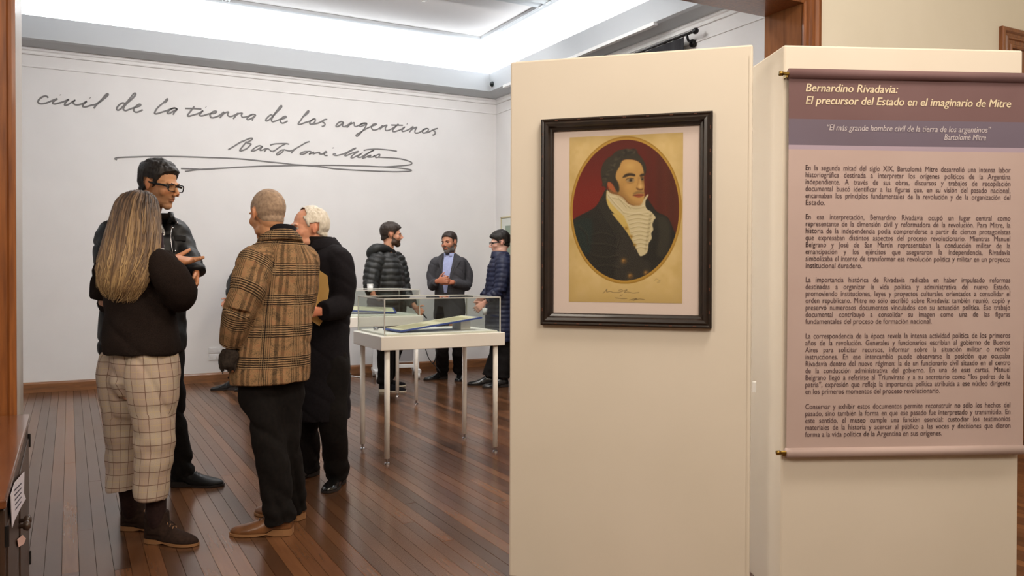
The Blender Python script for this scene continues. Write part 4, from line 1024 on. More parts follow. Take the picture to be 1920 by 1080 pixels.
SKIN = {}
class Fig:
    def __init__(f, name, label, foot, skin, voxel=.005, seed=1):
        f.root = empty('person', foot, label, 'person'); f.tubes = []; f.skin = skin; f.voxel = voxel; f.seed = seed; f.extra = []
    def head(f, c, fwd, tilt=0., s=1.0, roll=0., jaw=1.0):
        fwd = nrm(fwd); r = nrm(np.cross(fwd, UP)); f0 = nrm(np.cross(UP, r))
        up = UP*math.cos(tilt)+f0*math.sin(tilt); fw_ = f0*math.cos(tilt)-UP*math.sin(tilt)
        r2 = r*math.cos(roll)+up*math.sin(roll); up = up*math.cos(roll)-r*math.sin(roll)
        f.hc = np.array(c, float); f.R = np.array([r2, fw_, up]); f.hs = s; f.jaw = jaw
        f.tf = lambda p: f.hc+(np.array(p)*s)@f.R
    def loc(f, V): return ((V-f.hc)@f.R.T)/f.hs
    def body(f, J, w_=1.0):
        """J: joints"""
        bm = bmesh.new(); side = J['side']
        sh = (J['shL']+J['shR'])/2; hp = (J['hipL']+J['hipR'])/2
        T([hp-UP*.06, hp+UP*.05, hp*.55+sh*.45, sh-UP*.12, sh-UP*.02, sh+UP*.045], [(.13*w_, .09*w_), (.125*w_, .085*w_), (.115*w_, .08*w_), (.135*w_, .09*w_), (.12*w_, .07*w_), (.06, .055)], side).add(bm)
        nb = sh+UP*.03; T([nb-UP*.03, nb*.5+f.tf((0, -.02, -.07))*.5, f.tf((0, -.022, -.05))], [.058*f.hs, .054*f.hs, .056*f.hs]).add(bm)
        for k in 'LR':
            T([sh*.3+J['sh'+k]*.7, J['sh'+k], J['sh'+k]*.5+J['el'+k]*.5, J['el'+k]], [.044, .040, .035, .030]).add(bm)
            T([J['el'+k], J['el'+k]*.6+J['wr'+k]*.4, J['wr'+k]], [.030, .030, .022]).add(bm)
            T([J['hip'+k]+UP*.03, J['hip'+k]*.5+J['kn'+k]*.5, J['kn'+k]], [.078*w_, .068*w_, .05]).add(bm)
            T([J['kn'+k], J['kn'+k]*.65+J['an'+k]*.35, J['an'+k]], [.05, .048, .032]).add(bm)
            T([J['an'+k]+UP*.01, J['an'+k]-UP*.03+J['toe'+k+'_d']*.01, J['an'+k]-UP*.055+J['toe'+k+'_d']*.08], [.030, .026, .012]).add(bm)
            h = J.get('hand'+k)
            if h: hand_shapes(bm, J['wr'+k], **h)
        head_shapes(bm, f.tf, f.R, f.hs, f.jaw)
        me = remesh('body', bm, f.voxel, 3, .5); V = getco(me); N = getno(me); l = f.loc(V)
        near = (np.abs(l) < .16).all(1)
        g = lambda c, sg: np.exp(-(((l-np.array(c))/np.array(sg))**2).sum(1))*near
        d = np.zeros(len(V))
        for q in (-1, 1): d -= .008*g((q*.031, .088, .001), (.016, .02, .011)); d -= .004*g((q*.055, .03, -.055), (.015, .03, .03))
        d -= .004*g((0, .10, -.0605), (.024, .02, .0028)); d -= .004*g((0, .09, -.078), (.02, .02, .006)); d -= .003*g((0, .1, .012), (.012, .03, .008))
        V = V+N*(d*f.hs)[:, None]; setco(me, V); f.V = V; f.N = getno(me); f.l = f.loc(V); f.near = near; f.me = me
        base = np.array(s2l(f.skin)); col = np.tile(base, (len(V), 1)); n1 = vn(V[:, 0]*40, V[:, 1]*40, V[:, 2]*40, f.seed)
        def tint(mk, c, a): nonlocal col; k = (mk*a)[:, None]; col = col*(1-k)+np.array(s2l(c))*k
        red = tuple(np.clip(np.array(f.skin)*np.array([1.02, .74, .68]), 0, 255)); tint(ss(-.2, 1, n1), tuple(np.array(f.skin)*.93), .5)
        for q in (-1, 1): tint(g((q*.042, .07, -.025), (.02, .03, .018)), red, .3); tint(g((q*.079, -.012, -.004), (.015, .025, .035)), red, .35); tint(g((q*.031, .088, .002), (.017, .03, .010)), tuple(np.array(f.skin)*.72), .6)
        tint(g((0, .112, -.030), (.014, .02, .012)), red, .5); tint(g((0, .095, -.061), (.022, .015, .008)), tuple(np.array(f.skin)*np.array([.86, .56, .52])), .85)
        hand = np.zeros(len(V))
        for k in 'LR': hand = np.maximum(hand, np.exp(-((V-J['wr'+k])**2).sum(1)/.012))
        tint(hand, tuple(np.clip(np.array(f.skin)*np.array([1.04, .86, .82]), 0, 255)), .6)
        if getattr(f, 'stubble', None): tint(f.stubble(f.l)*near, f.stubble_col, 1.0)
        ca = me.color_attributes.new('skin', 'FLOAT_COLOR', 'POINT'); ca.data.foreach_set('color', np.concatenate([col, np.ones((len(V), 1))], 1).ravel())
        if 'skin' not in SKIN: SKIN['skin'] = vcol_mat('skin', 'skin', .5, .4, None, .12)
        o = from_me('body', me, SKIN['skin'], f.root, True)
        EY = SKIN.setdefault('eye', [new_mat('eye_white', (168, 156, 146), .3), new_mat('dark_iris', (40, 28, 20), .2)])
        for q in (-1, 1):
            bm = bmesh.new(); c = f.tf((q*.031, .0672, .0005)); ell(bm, c, [.0118*f.hs]*3, f.R, 20)
            for fc_ in bm.faces:
                dd = np.array(fc_.calc_center_median())-c; fc_.material_index = 1 if dd@f.R[1] > .0086*f.hs else 0
            from_bm('eye', bm, EY, f.root, True)
            bm = bmesh.new(); ell(bm, c+f.R[1]*.0006, [.0128*f.hs]*3, f.R, 20)
            dl = [v for v in bm.verts if (lambda d_: (-.0062*f.hs < d_@f.R[2] < .0030*f.hs and d_@f.R[1] > 0))(np.array(v.co)-c)]
            bmesh.ops.delete(bm, geom=dl, context='VERTS')
            lid = from_bm('eyelid', bm, SKIN.setdefault(('lid', f.skin), new_mat('eyelid_skin', tuple(np.array(f.skin)*.86), .5)), f.root, True)
        return o
    def shell(f, name, tfun, mat, nzamp=.003, freq=(70, 70, 25), seed=3, **kw):
        """hair grown over the skin: tfun(local coords) gives thickness, negative = bare"""
        t = tfun(f.l); sel = (t > -.0005) & f.near
        polys = np.empty(len(f.me.polygons)*4, int) if all(p.loop_total == 4 for p in f.me.polygons[:50]) else None
        ls = np.empty(len(f.me.loops), int); f.me.loops.foreach_get('vertex_index', ls)
        lt = np.empty(len(f.me.polygons), int); st_ = np.empty(len(f.me.polygons), int); f.me.polygons.foreach_get('loop_total', lt); f.me.polygons.foreach_get('loop_start', st_)
        k4 = lt == 4; q = np.stack([ls[st_[k4]+i] for i in range(4)], 1); keep = sel[q].all(1); q = q[keep]
        ids, inv = np.unique(q, return_inverse=True); inv = inv.reshape(q.shape); l = f.l[ids]
        nn = vn(l[:, 0]*freq[0]+vn(l[:, 2]*30, l[:, 1]*30, 0, seed), l[:, 1]*freq[1], l[:, 2]*freq[2], seed)+.6*vn(l[:, 0]*freq[0]*2.3, l[:, 1]*freq[1]*2.3, l[:, 2]*freq[2]*2, seed)
        th = t[ids]+nzamp*nn*np.clip(t[ids]/.008, 0, 1); P_ = f.V[ids]+f.N[ids]*((th-.0008)*f.hs)[:, None]
        me = bpy.data.meshes.new(name); me.from_pydata(P_.tolist(), [], inv.tolist()); return from_me(name, me, mat, f.root, True, **kw)
    def brow(f, mat):
        for q in (-1, 1):
            bm = bmesh.new(); tube(bm, [f.tf(p) for p in ((q*.013, .089, .015), (q*.028, .088, .0205), (q*.047, .074, .016))], [.0032*f.hs, .0042*f.hs, .002*f.hs], 8); from_bm('eyebrow', bm, mat, f.root, True)
    def glasses(f, mat, gl):
        bm = bmesh.new(); t = f.tf; s = f.hs
        for q in (-1, 1):
            loop = [(q*.031+.024*math.cos(a)*(1.0), .101-.10*abs(q*.031+.024*math.cos(a))**1.3*1.0-.002, -.001+.0165*math.sin(a)) for a in [2*PI*k/20 for k in range(20)]]
            sq = lambda c_: math.copysign(abs(c_)**.62, c_)
            loop = [(q*.031+.0265*sq(math.cos(a)), .098-.10*abs(q*.031+.0265*sq(math.cos(a)))**1.3, -.001+.0155*sq(math.sin(a))+(.002 if math.sin(a) > 0 else 0)) for a in [2*PI*k/24 for k in range(24)]]
            rs = []
            c0 = np.mean([t(p) for p in loop], 0)
            for p in loop:
                p = t(p); o_ = nrm(p-c0); rs.append([p+o_*.0035*s+f.R[1]*.002*s, p-o_*.001*s+f.R[1]*.002*s, p-o_*.001*s-f.R[1]*.002*s, p+o_*.0035*s-f.R[1]*.002*s])
            rings(bm, rs, False, 0, True)
            tube(bm, [t((q*.055, .088, .006)), t((q*.066, .075, .007)), t((q*.0755, .03, .006)), t((q*.079, -.012, .008)), t((q*.079, -.03, -.012))], [(.0022*s, .006*s), (.0022*s, .006*s), (.002*s, .005*s), (.002*s, .0045*s), (.002*s, .004*s)], 8, f.R[0])
        tube(bm, [t((-.007, .0955, .003)), t((0, .098, .006)), t((.007, .0955, .003))], [.002*s]*3, 8)
        bmesh.ops.recalc_face_normals(bm, faces=bm.faces[:])
        o = from_bm('glasses', bm, mat, f.root)
        for q in (-1, 1):
            bm = bmesh.new(); loop = [t((q*.031+.024*math.cos(a), .0965-.10*abs(q*.031+.024*math.cos(a))**1.3, -.001+.0145*math.sin(a))) for a in [2*PI*k/20 for k in range(20)]]
            bm.faces.new([bm.verts.new(V3(p)) for p in loop]); from_bm('lens', bm, gl, o)


def hairline(l, f_=.0, nape=-.062, side=0.):
    """height of the hair's edge as a function of how far forward"""
    z = np.interp(l[:, 1], [-.12, -.085, -.055, -.030, -.010, .004, .022, .045, .070, .1], [nape-.008, nape, -.05, -.034, .022, -.012+side, -.002+side*.5, .044+f_, .060+f_, .066+f_])
    return l[:, 2]-z
def short_hair(top=.014, sidet=.006, f_=0., nape=-.062, side=0., fringe=0.):
    def t(l):
        h = hairline(l, f_, nape, side); m = ss(0, .014, h)
        ear = (np.abs(l[:, 0]) > .066) & (l[:, 1] > -.036) & (l[:, 1] < .010) & (l[:, 2] < .026)
        th = sidet+(top-sidet)*ss(.02, .085, l[:, 2])+fringe*ss(.04, .07, l[:, 1])*ss(.05, .07, l[:, 2])
        return np.where((h > 0) & ~ear, m*th, -1)
    return t
def beard(t0=.005, low=-.12, top=-.035):
    def t(l):
        x, y, z = np.abs(l[:, 0]), l[:, 1], l[:, 2]
        side = (z < -.012-.0*y) & (y > -.005) & (y < .06) & (x > .035) & (z < np.interp(y, [0, .02, .06], [-.01, -.03, -.05]))
        front = (y > .03) & (z < -.066) ; mous = (y > .07) & (z < -.040) & (z > -.054) & (x < .034)
        lips = (x < .02) & (z > -.072) & (z < -.052) & (y > .07); chin = (y > .045) & (z < -.050) & (x > .020)
        m = (side | front | mous | chin) & ~lips & (z > low)
        return np.where(m, t0*np.clip(.5+(-.03-z)/.06, .4, 1), -1)
    return t


def shoe(name, heel, d, L, mat, sole, parent, H=.075, w_=.05, cuff=None, heelh=.012, laces=None, toe=1.0):
    """heel: point on the floor under the back of the heel, d: direction to the toe"""
    d = nrm([d[0], d[1], 0]); s_ = np.cross(d, UP); heel = np.array([heel[0], heel[1], 0]); bm = bmesh.new()
    st = [(0.0, .55, .62), (.03, .72, .92), (.15, .78, 1.0), (.30, .74, 1.0), (.42, .76, .88), (.55, .90, .66), (.68, 1.0, .52), (.80, .97, .42), (.90, .78, .34), (.97, .48, .24), (1.0, .22, .14)]
    rs = []
    for u, ww, hh in st:
        c = heel+d*L*u; W = w_*ww*(toe if u > .8 else 1); h = H*hh; zb_ = .012+heelh*(1-ss(.28, .4, np.array(u)))
        rs.append([c+s_*W*math.cos(a)*(.92 if math.sin(a) > .5 else 1)+UP*(zb_+ (h*max(0, math.sin(a))**.8 if math.sin(a) > 0 else -.003*abs(math.sin(a)))) for a in [2*PI*k/18 for k in range(18)]])
    rings(bm, rs)
    if cuff: tube(bm, [heel+d*L*.2+UP*H*.5, heel+d*L*.2+UP*H*.9, heel+d*L*.19+UP*cuff], [(.046, .060), (.047, .060), (.048, .058)], 18, s_)
    me = remesh(name, bm, .005, 4); o = from_me(name, me, mat, parent, True)
    bm = bmesh.new(); out = []
    for u, ww in ((0, .45), (.02, .66), (.12, .80), (.28, .80), (.40, .74), (.55, .92), (.68, 1.04), (.80, 1.02), (.90, .84), (.975, .52), (1.012, .2)): out.append((u, ww*w_*1.03*(toe if u > .8 else 1)))
    top = [heel+d*L*u+s_*W for u, W in out]+[heel+d*L*u-s_*W for u, W in out[::-1]]
    lift = lambda p: .0 if ((p-heel)@d)/L > .34 else heelh
    A_ = [bm.verts.new(V3(p+UP*(.013+lift(p)))) for p in top]; B_ = [bm.verts.new(V3(p+UP*(.002+ (.0 if ((p-heel)@d)/L < .30 or ((p-heel)@d)/L > .45 else .006)))) for p in top]
    bm.faces.new(A_); bm.faces.new(B_[::-1])
    for i in range(len(top)): bm.faces.new([A_[i], B_[i], B_[(i+1) % len(top)], A_[(i+1) % len(top)]])
    bmesh.ops.recalc_face_normals(bm, faces=bm.faces[:]); from_bm('sole', bm, sole, o)
    if laces:
        bm = bmesh.new()
        for k in range(4):
            u = .36+k*.055; hh = np.interp(u, [q[0] for q in st], [q[2] for q in st])*H; c = heel+d*L*u+UP*(.014+hh)
            tube(bm, [c-s_*.018-UP*.004, c+UP*.002, c+s_*.018+d*.008-UP*.004], [.0018]*3, 6)
        from_bm('laces', bm, laces, o)
    return o


def cloth_mat(name, col, col2=None, rough=.9, sc=120, bump=.25, sheen=.0, spec=.2):
    return mottled(name, col, col2 or tuple(min(255, c*1.15+3) for c in col), sc, rough, bump=bump, spec=spec, sheen=sheen)


def cloth_uv(nt):
    a = nt.nodes.new('ShaderNodeAttribute'); a.attribute_name = 'cloth'; sp = nt.nodes.new('ShaderNodeSeparateXYZ'); nt.links.new(a.outputs['Vector'], sp.inputs[0])
    return a, X(nt, sp.outputs[0]), X(nt, sp.outputs[1]), X(nt, sp.outputs[2])


# brown tweed with dark glen check
m = new_mat('brown_check_tweed', (130, 96, 60), .95, .15); nt = m.node_tree; b = nt.nodes['Principled BSDF']
a_, u_, v_, k_ = cloth_uv(nt)
n1 = noise(nt, 26, a_.outputs['Vector'], 5); n2 = noise(nt, 170, a_.outputs['Vector'], 3)
basec = ramp(nt, n1*.55+n2*.5, [(.34, (88, 74, 62)), (.46, (132, 106, 78)), (.55, (164, 130, 94)), (.68, (160, 110, 82))])
wob = (n1-.5)*.006
def band(c, period, lo, hi): return (c.mod(period)).gt(lo)*(c.mod(period)).lt(hi)
vv_ = v_+wob; uu2 = u_+wob
hb = band(vv_, .146, .02, .078); hl = hb*((vv_.mod(.0108)).lt(.0052)); hw = hb*((vv_.mod(.0108)).gt(.0066))*((vv_.mod(.0108)).lt(.0092))
vb = band(uu2, .160, .060, .112); vl = vb*((uu2.mod(.0105)).lt(.0048)); vb2 = band(uu2, .160, .130, .150); vb3 = band(uu2, .160, .004, .022)
dark = ((hl*.93).mx(vl*.6)).mx(vb2*.55).mx(vb3*.42).mx((hb*vb)*.5).mx(vb*.2)
c1 = mix(nt, dark, basec, (34, 29, 28)); c2 = mix(nt, hw*.62, c1, (186, 156, 118)); c2 = mix(nt, (vb*(u_.mod(.0105)).gt(.0082))*.42, c2, (186, 156, 118))
nt.links.new(c2, b.inputs['Base Color'])
bu = nt.nodes.new('ShaderNodeBump'); bu.inputs['Strength'].default_value = .5; bu.inputs['Distance'].default_value = .004; nt.links.new(n2.s, bu.inputs['Height']); nt.links.new(bu.outputs[0], b.inputs['Normal'])
M['tweed'] = m
# pale trousers with a fine windowpane check
m = new_mat('pale_windowpane_cloth', (186, 164, 140), .8, .25); nt = m.node_tree; b = nt.nodes['Principled BSDF']
a_, u_, v_, k_ = cloth_uv(nt); n1 = noise(nt, 3, a_.outputs['Vector'], 2); n2 = noise(nt, 300, a_.outputs['Vector'], 2)
cell = X(nt, noise(nt, 1.0, a_.outputs['Vector'], 0).s)
pu, pv = .066, .060
bb = ramp(nt, n2*.5+n1*.4+.05, [(.3, (176, 160, 144)), (.7, (202, 186, 168))])
al = band(u_, pu*2, 0, pu)*.5; al2 = band(v_, pv*2, 0, pv)*.5
warm = mix(nt, (al+al2)*.5, bb, (178, 150, 138))
ln = (band(u_, pu, 0, .0036)).mx(band(v_, pv, 0, .0036)); ln2 = (band(u_+pu/2, pu, 0, .004)).mx(band(v_+pv/2, pv, 0, .004))
c1 = mix(nt, ln2*.22, warm, (214, 190, 120)); c2 = mix(nt, ln*.78, c1, (96, 62, 50))
nt.links.new(c2, b.inputs['Base Color']); M['check_trousers'] = m

M['suede'] = cloth_mat('dark_brown_suede', (40, 29, 25), (56, 41, 34), .95, 60, .2)
M['tan_sole'] = new_mat('tan_crepe_sole', (150, 108, 70), .7)
M['dark_sole'] = new_mat('dark_rubber_sole', (34, 26, 22), .7)
M['black_leather'] = mottled('black_leather', (11, 11, 12), (17, 17, 19), 30, .5, bump=.25, spec=.35)
M['shoe_leather'] = mottled('black_shoe_leather', (18, 17, 17), (26, 25, 25), 12, .18, spec=.6)
M['brown_leather'] = mottled('brown_shoe_leather', (100, 64, 36), (130, 84, 48), 14, .35, spec=.5)
M['white_sole'] = new_mat('white_rubber_sole', (220, 212, 190), .6)
M['black_wool'] = cloth_mat('black_wool_coat_cloth', (20, 18, 22), (27, 24, 28), .95, 90, .2)
M['black_trouser'] = cloth_mat('black_trouser_cloth', (17, 15, 15), (25, 21, 20), .9, 60, .1)
M['knit'] = cloth_mat('dark_brown_knit', (27, 21, 20), (47, 38, 34), 1.0, 330, .7, spec=.1)
M['grey_suit'] = cloth_mat('charcoal_suit_cloth', (64, 64, 68), (74, 73, 77), .85, 80, .1)
M['navy_puffer'] = mottled('navy_quilted_nylon', (22, 28, 52), (32, 38, 66), 8, .5, spec=.4)
M['black_puffer'] = mottled('black_quilted_nylon', (26, 27, 27), (38, 39, 38), 8, .5, spec=.4)
M['blue_shirt'] = cloth_mat('light_blue_shirt_cloth', (160, 168, 206), (172, 180, 216), .8, 40, .05)
M['white_shirt'] = cloth_mat('white_shirt_cloth', (206, 204, 202), (216, 214, 212), .8, 40, .05)
M['tie'] = cloth_mat('dark_tie_silk', (44, 34, 40), (60, 48, 54), .5, 40, .05)
def hairmat(name, c1, c2, rough=.5, st=(60, 60, 8)): return mottled(name, c1, c2, 4, rough, stretch=st, bump=.4, spec=.4)
M['hair_black'] = hairmat('near_black_hair', (16, 13, 12), (40, 33, 28)); M['hair_brown'] = hairmat('dark_brown_hair', (30, 22, 18), (56, 42, 32)); M['hair_white'] = hairmat('white_hair', (196, 186, 168), (224, 216, 202))
M['hair_grey'] = hairmat('greying_hair', (62, 54, 46), (100, 90, 78)); M['hair_buzz'] = mottled('cropped_grey_hair', (134, 112, 94), (176, 150, 126), 60, .8, bump=.5)
M['beard_brown'] = hairmat('brown_beard_hair', (52, 36, 26), (84, 62, 46)); M['beard_grey'] = hairmat('greying_beard_hair', (78, 70, 64), (122, 114, 108)); M['glove'] = cloth_mat('dark_scarf_wool', (40, 34, 31), (62, 54, 48), 1, 90, .8)


def B(d0): return lambda x, y, z=0.: P(x, y, d0+z)
def joints(**k): return {a: (b_ if isinstance(b_, dict) else np.array(b_, float)) for a, b_ in k.items()}
def dirs(r, a): return nrm(RIGHT*r+AWAY*a)
def trousers(f, J, mat, hw=.17, hd=.12, th=.098, kn=.078, hem=.072, waist=None, top=None, voxel=.008, disp=None, hemL=None, hemR=None, smooth=5, back=None, hm=None):
    side = J['side']; hp = (J['hipL']+J['hipR'])/2; top = top if top is not None else hp+UP*.16
    zero = back if back is not None else None
    ts = []
    for k in 'LR':
        h = hemL if k == 'L' and hemL is not None else (hemR if k == 'R' and hemR is not None else J['an'+k]+UP*.0)
        h = h.copy() if h is not None else J['an'+k]
        a = J['hip'+k]; t0 = a*.6+top*.4; t0 = np.array([a[0]*.75+top[0]*.25, a[1]*.75+top[1]*.25, top[2]])
        ts.append(T([t0, a+UP*.04, a-UP*.08, a*.5+J['kn'+k]*.5, J['kn'+k], J['kn'+k]*.5+h*.5, h], [(hw*.62, hd*.92), (hw*.62, hd), (th*1.08, th*1.1), (th*.93, th*.96), kn, (kn+hem)/2, (hem, hem*1.06)], side, 24, zero=zero, vz=True))
    ex = lambda bm: T([hp-UP*.05, hp+UP*.02, hp*.5+top*.5, top], [(hw*.8, hd*.75), (hw, hd), (hw*.99, hd), (hw*.95, hd*.95)], side, 24).add(bm)
    def dd(U, W, K, V):
        a = vn(V[:, 0]*10, V[:, 1]*10, V[:, 2]*2.6, f.seed)*.007+vn(V[:, 0]*14+V[:, 2]*5, V[:, 1]*14, V[:, 2]*11, f.seed+2)*.0045
        a = a+ridge(V, .013 if voxel < .01 else .006, f.seed+3, 7, 4.2, 3)
        for k in 'LR':
            dz = V[:, 2]-J['kn'+k][2]; a = a+.0016*np.sin(dz*60+vn(V[:, 0]*20, V[:, 1]*20, 0, 5)*2)*np.exp(-(dz/.12)**2)
            dz = V[:, 2]-J['an'+k][2]; a = a+.0022*np.sin(dz*75+vn(V[:, 0]*22, V[:, 1]*22, 0, 6)*2)*np.exp(-(dz/.10)**2)*(hm if hm is not None else 1)
        return a
    return garment('trousers', ts, mat, f.root, voxel, smooth, dd, ex)


# ------------------------------------------------------------------ woman with long hair, seen from behind
b_ = B(3.83); f = Fig('woman', 'woman with long blonde hair, dark jumper and pale checked trousers, arms folded', G(285, 1012), (214, 168, 138), .006, 11)
fd = dirs(.70, .71); lt = np.cross(UP, fd); fL = lt
b_sh = b_(262, 492)
hR = G(276, 1015); hL = G(230, 992)
dR = dirs(1, -.22); dL = dirs(.95, -.05)
J = joints(side=fL, shL=b_(214, 500, .14), shR=b_(306, 497, -.13), elL=b_(196, 572, .18), elR=b_(338, 556, -.10), wrL=b_(290, 556, .32), wrR=b_(300, 560, .22),
           hipL=b_(236, 722, .07), hipR=b_(285, 722, -.05), knL=b_(232, 830, .10), knR=b_(290, 838, -.06), anL=hL+dL*.05+UP*.09, anR=hR+dR*.05+UP*.09,
           toeL_d=dL, toeR_d=dR)
f.head(b_(257, 415, .0), dirs(.45, .89), .10, .92)
f.body(J, .80)
kn = garment('jumper', [T([b_(265, 662), b_(265, 645), b_(262, 600), b_(258, 550), b_(260, 500), b_(262, 478), b_(262, 466, .02)], [(.188, .160), (.192, .164), (.184, .155), (.182, .145), (.178, .125), (.12, .085), (.07, .06)], fL, 28, zero=-fd),
    T([b_(280, 494, -.05), b_(302, 497, -.12), b_(322, 524, -.14), b_(337, 548, -.10), b_(334, 564, -.04)], [.062, .078, .082, .076, .066], None, 20),
    T([b_(337, 550, -.09), b_(322, 558, .06), b_(300, 558, .20)], [.084, .07, .05], None, 20),
    T([b_(230, 494, .09), b_(212, 498, .14), b_(200, 530, .17), b_(196, 562, .18)], [.07, .078, .078, .07], None, 20),
    T([b_(196, 562, .18), b_(230, 562, .26), b_(290, 556, .31)], [.07, .06, .045], None, 20)], M['knit'], f.root, .008, 6, knit_disp(.008, 5))
trousers(f, J, M['check_trousers'], hw=.165, hd=.130, th=.103, kn=.088, hem=.072, top=b_(262, 640, 0), hemL=b_(230, 921, .10), hemR=b_(282, 934, -.06), back=-fd, hm=.3)
for k, hl, dr in (('L', hL, dL), ('R', hR, dR)):
    shoe('boot', hl, dr, .262, M['suede'], M['tan_sole'], f.root, .092, .046, cuff=.145, heelh=.010, laces=M['tan_sole'])
    bm = bmesh.new(); a0 = hl+dr*.052; kv = J['kn'+k]-a0; tube(bm, [a0+UP*.06, a0+kv*.22, a0+kv*.36, a0+kv*.7], [(.036, .040), (.038, .042), (.044, .047), (.050, .050)], 18); from_bm('sock', bm, cloth_mat('dark_brown_sock_knit', (44, 30, 30), (54, 38, 36), .95, 80), f.root, True)
# long hair: a full mass with strands lying over it
hp_ = [b_(263, 362, .03), b_(262, 374, .02), b_(257, 395, .0), b_(252, 425, -.04), b_(246, 460, -.10), b_(238, 495, -.155), b_(226, 520, -.175), b_(216, 540, -.17), b_(212, 553, -.165)]
hr_ = [(.040, .04), (.076, .078), (.096, .104), (.104, .106), (.116, .096), (.120, .088), (.108, .066), (.078, .042), (.03, .02)]
hairT = T(hp_, hr_, RIGHT, 30)
HC = [(50, 40, 34), (82, 65, 52), (112, 89, 68), (150, 122, 88), (188, 157, 112), (212, 182, 134)]
def hair_mesh():
    bm = bmesh.new(); hairT.add(bm); me0 = remesh('hair', bm, .008, 4); V = getco(me0); N = getno(me0); d, U, W = hairT.coords(V)
    V = V+N*(vn(U*45+vn(W*6, U*3, 0, 4)*1.5, W*4, 0, 4)*.007+vn(U*110, W*9, 0, 5)*.003)[:, None]; setco(me0, V)
    verts = [V]; faces = []; ls = np.empty(len(me0.loops), int); me0.loops.foreach_get('vertex_index', ls); n0 = len(V)
    for p in me0.polygons: faces.append([int(ls[i]) for i in p.loop_indices])
    fr = frames(hairT.pts, RIGHT); rd = hairT.rad; NPT = len(fr)
    def colr(t, r): i = min(4.999, max(0, .6+t*3.4+r)); k = int(i); fz = i-k; return np.array(s2l(HC[k]))*(1-fz)+np.array(s2l(HC[k+1]))*fz
    cols = [np.array([colr(w/1.0*1.6, n) for w, n in zip(W, vn(U*60, W*5, 0, 9)*1.3)])]
    rng = random.Random(5)
    for s_ in range(1300):
        th = rng.uniform(0, 2*PI); t0 = rng.uniform(0, .28) if s_ % 3 else rng.uniform(.25, .6); t1 = rng.uniform(.84, 1.0); drop = rng.uniform(-.045, .03); dr_ = rng.uniform(-.25, .25); ph = rng.uniform(0, 6); r0 = rng.uniform(.0010, .0034); lift = rng.uniform(.98, 1.05); wf = rng.uniform(5, 12); wa = rng.uniform(.001, .013); cr_ = rng.uniform(-1.3, 1.2)
        n = 16; pts = []; rr = []
        for k in range(n):
            u = k/(n-1); t = t0+(t1-t0)*u; i = t*(NPT-1); i0 = min(int(i), NPT-2); fz = i-i0
            c = fr[i0][0]*(1-fz)+fr[i0+1][0]*fz; sd, bd = fr[i0][1], fr[i0][2]; ra = (rd[i0][0]*(1-fz)+rd[i0+1][0]*fz)*lift; rb = (rd[i0][1]*(1-fz)+rd[i0+1][1]*fz)*lift
            a = th+dr_*u+.05*math.sin(wf*u+ph)*u+.10*math.sin(8*u+2.2*math.sin(2.6*th))*u; pts.append(c+sd*ra*math.cos(a)+bd*rb*math.sin(a)+sd*wa*math.sin(wf*1.7*u+ph)*u-UP*(drop*max(0, u-.8)/.2)); rr.append(r0*(1-.88*u**3)*min(1, .3+u*6))
        fr2 = frames(pts); ring = 5; base_ = n0; vv_l = []
        for (p, sd, bd, tt), r in zip(fr2, rr):
            for q in range(ring): an = 2*PI*q/ring; vv_l.append(p+sd*r*1.6*math.cos(an)+bd*r*math.sin(an)*.8)
        for i in range(n-1):
            for q in range(ring): faces.append([base_+i*ring+q, base_+i*ring+(q+1) % ring, base_+(i+1)*ring+(q+1) % ring, base_+(i+1)*ring+q])
        verts.append(np.array(vv_l)); n0 += n*ring; cols.append(np.repeat(np.array([colr((t0+(t1-t0)*k/(n-1)), cr_) for k in range(n)]), ring, 0))
    VV = np.concatenate(verts); CC = np.concatenate(cols); me = bpy.data.meshes.new('hair'); me.from_pydata(VV.tolist(), [], faces)
    ca = me.color_attributes.new('tone', 'FLOAT_COLOR', 'POINT'); ca.data.foreach_set('color', np.concatenate([CC, np.ones((len(CC), 1))], 1).ravel())
    mt = vcol_mat('long_blonde_hair', 'tone', .5, .35); return from_me('hair', me, mt, f.root, True)
hair_mesh()

# ------------------------------------------------------------------ tall man in a leather jacket with glasses
b_ = B(4.62); f = Fig('man', 'tall dark-haired man with black glasses and leather jacket talking', G(330, 915), (196, 142, 100), .004, 21)
fd = dirs(.60, -.80); lt = np.cross(UP, fd)
ft1 = G(322, 911); ft2 = G(238, 950); dA = dirs(1, .02); dB = dirs(.75, -.6)
J = joints(side=lt, shL=b_(334, 432, .10), shR=b_(205, 432, -.06), elL=b_(352, 484, .06), elR=b_(212, 520, -.16), wrL=b_(367, 509, -.05), wrR=b_(317, 484, -.36),
           hipL=b_(310, 665, .08), hipR=b_(255, 665, -.02), knL=b_(322, 780, .16), knR=b_(255, 800, -.08), anL=ft1+dA*.05+UP*.09, anR=ft2+dB*.05+UP*.09, toeL_d=dA, toeR_d=dB,
           handL=dict(dr=dirs(.12, -.3)*.4-UP*.9, palm=dirs(-.8, -.5), thumb=dirs(-.3, -1), curl=[.5, .62, .75, .85], s=1.0),
           handR=dict(dr=dirs(1, .1)-UP*.10, palm=UP+AWAY*-.35, thumb=dirs(0, 1)+UP*.2, curl=[.10, .14, .2, .28], s=1.1, spread=.16, tcurl=-.1))
J['wrR'] = b_(318, 486, -.36)
f.head(b_(300, 347, 0), dirs(.97, -.25), .20, 1.10, 0, 1.0)
f.stubble = lambda l: (ss(-.035, -.055, l[:, 2])*ss(-.02, .01, l[:, 1])*.35); f.stubble_col = (120, 92, 74)
f.body(J, 1.05); f.brow(M['hair_black'])
f.shell('hair', short_hair(.020, .008, .006, -.055, -.01, .010), M['hair_black'], .0035, seed=4)
f.glasses(new_mat('black_spectacle_frame', (14, 13, 13), .25), M['glass'])
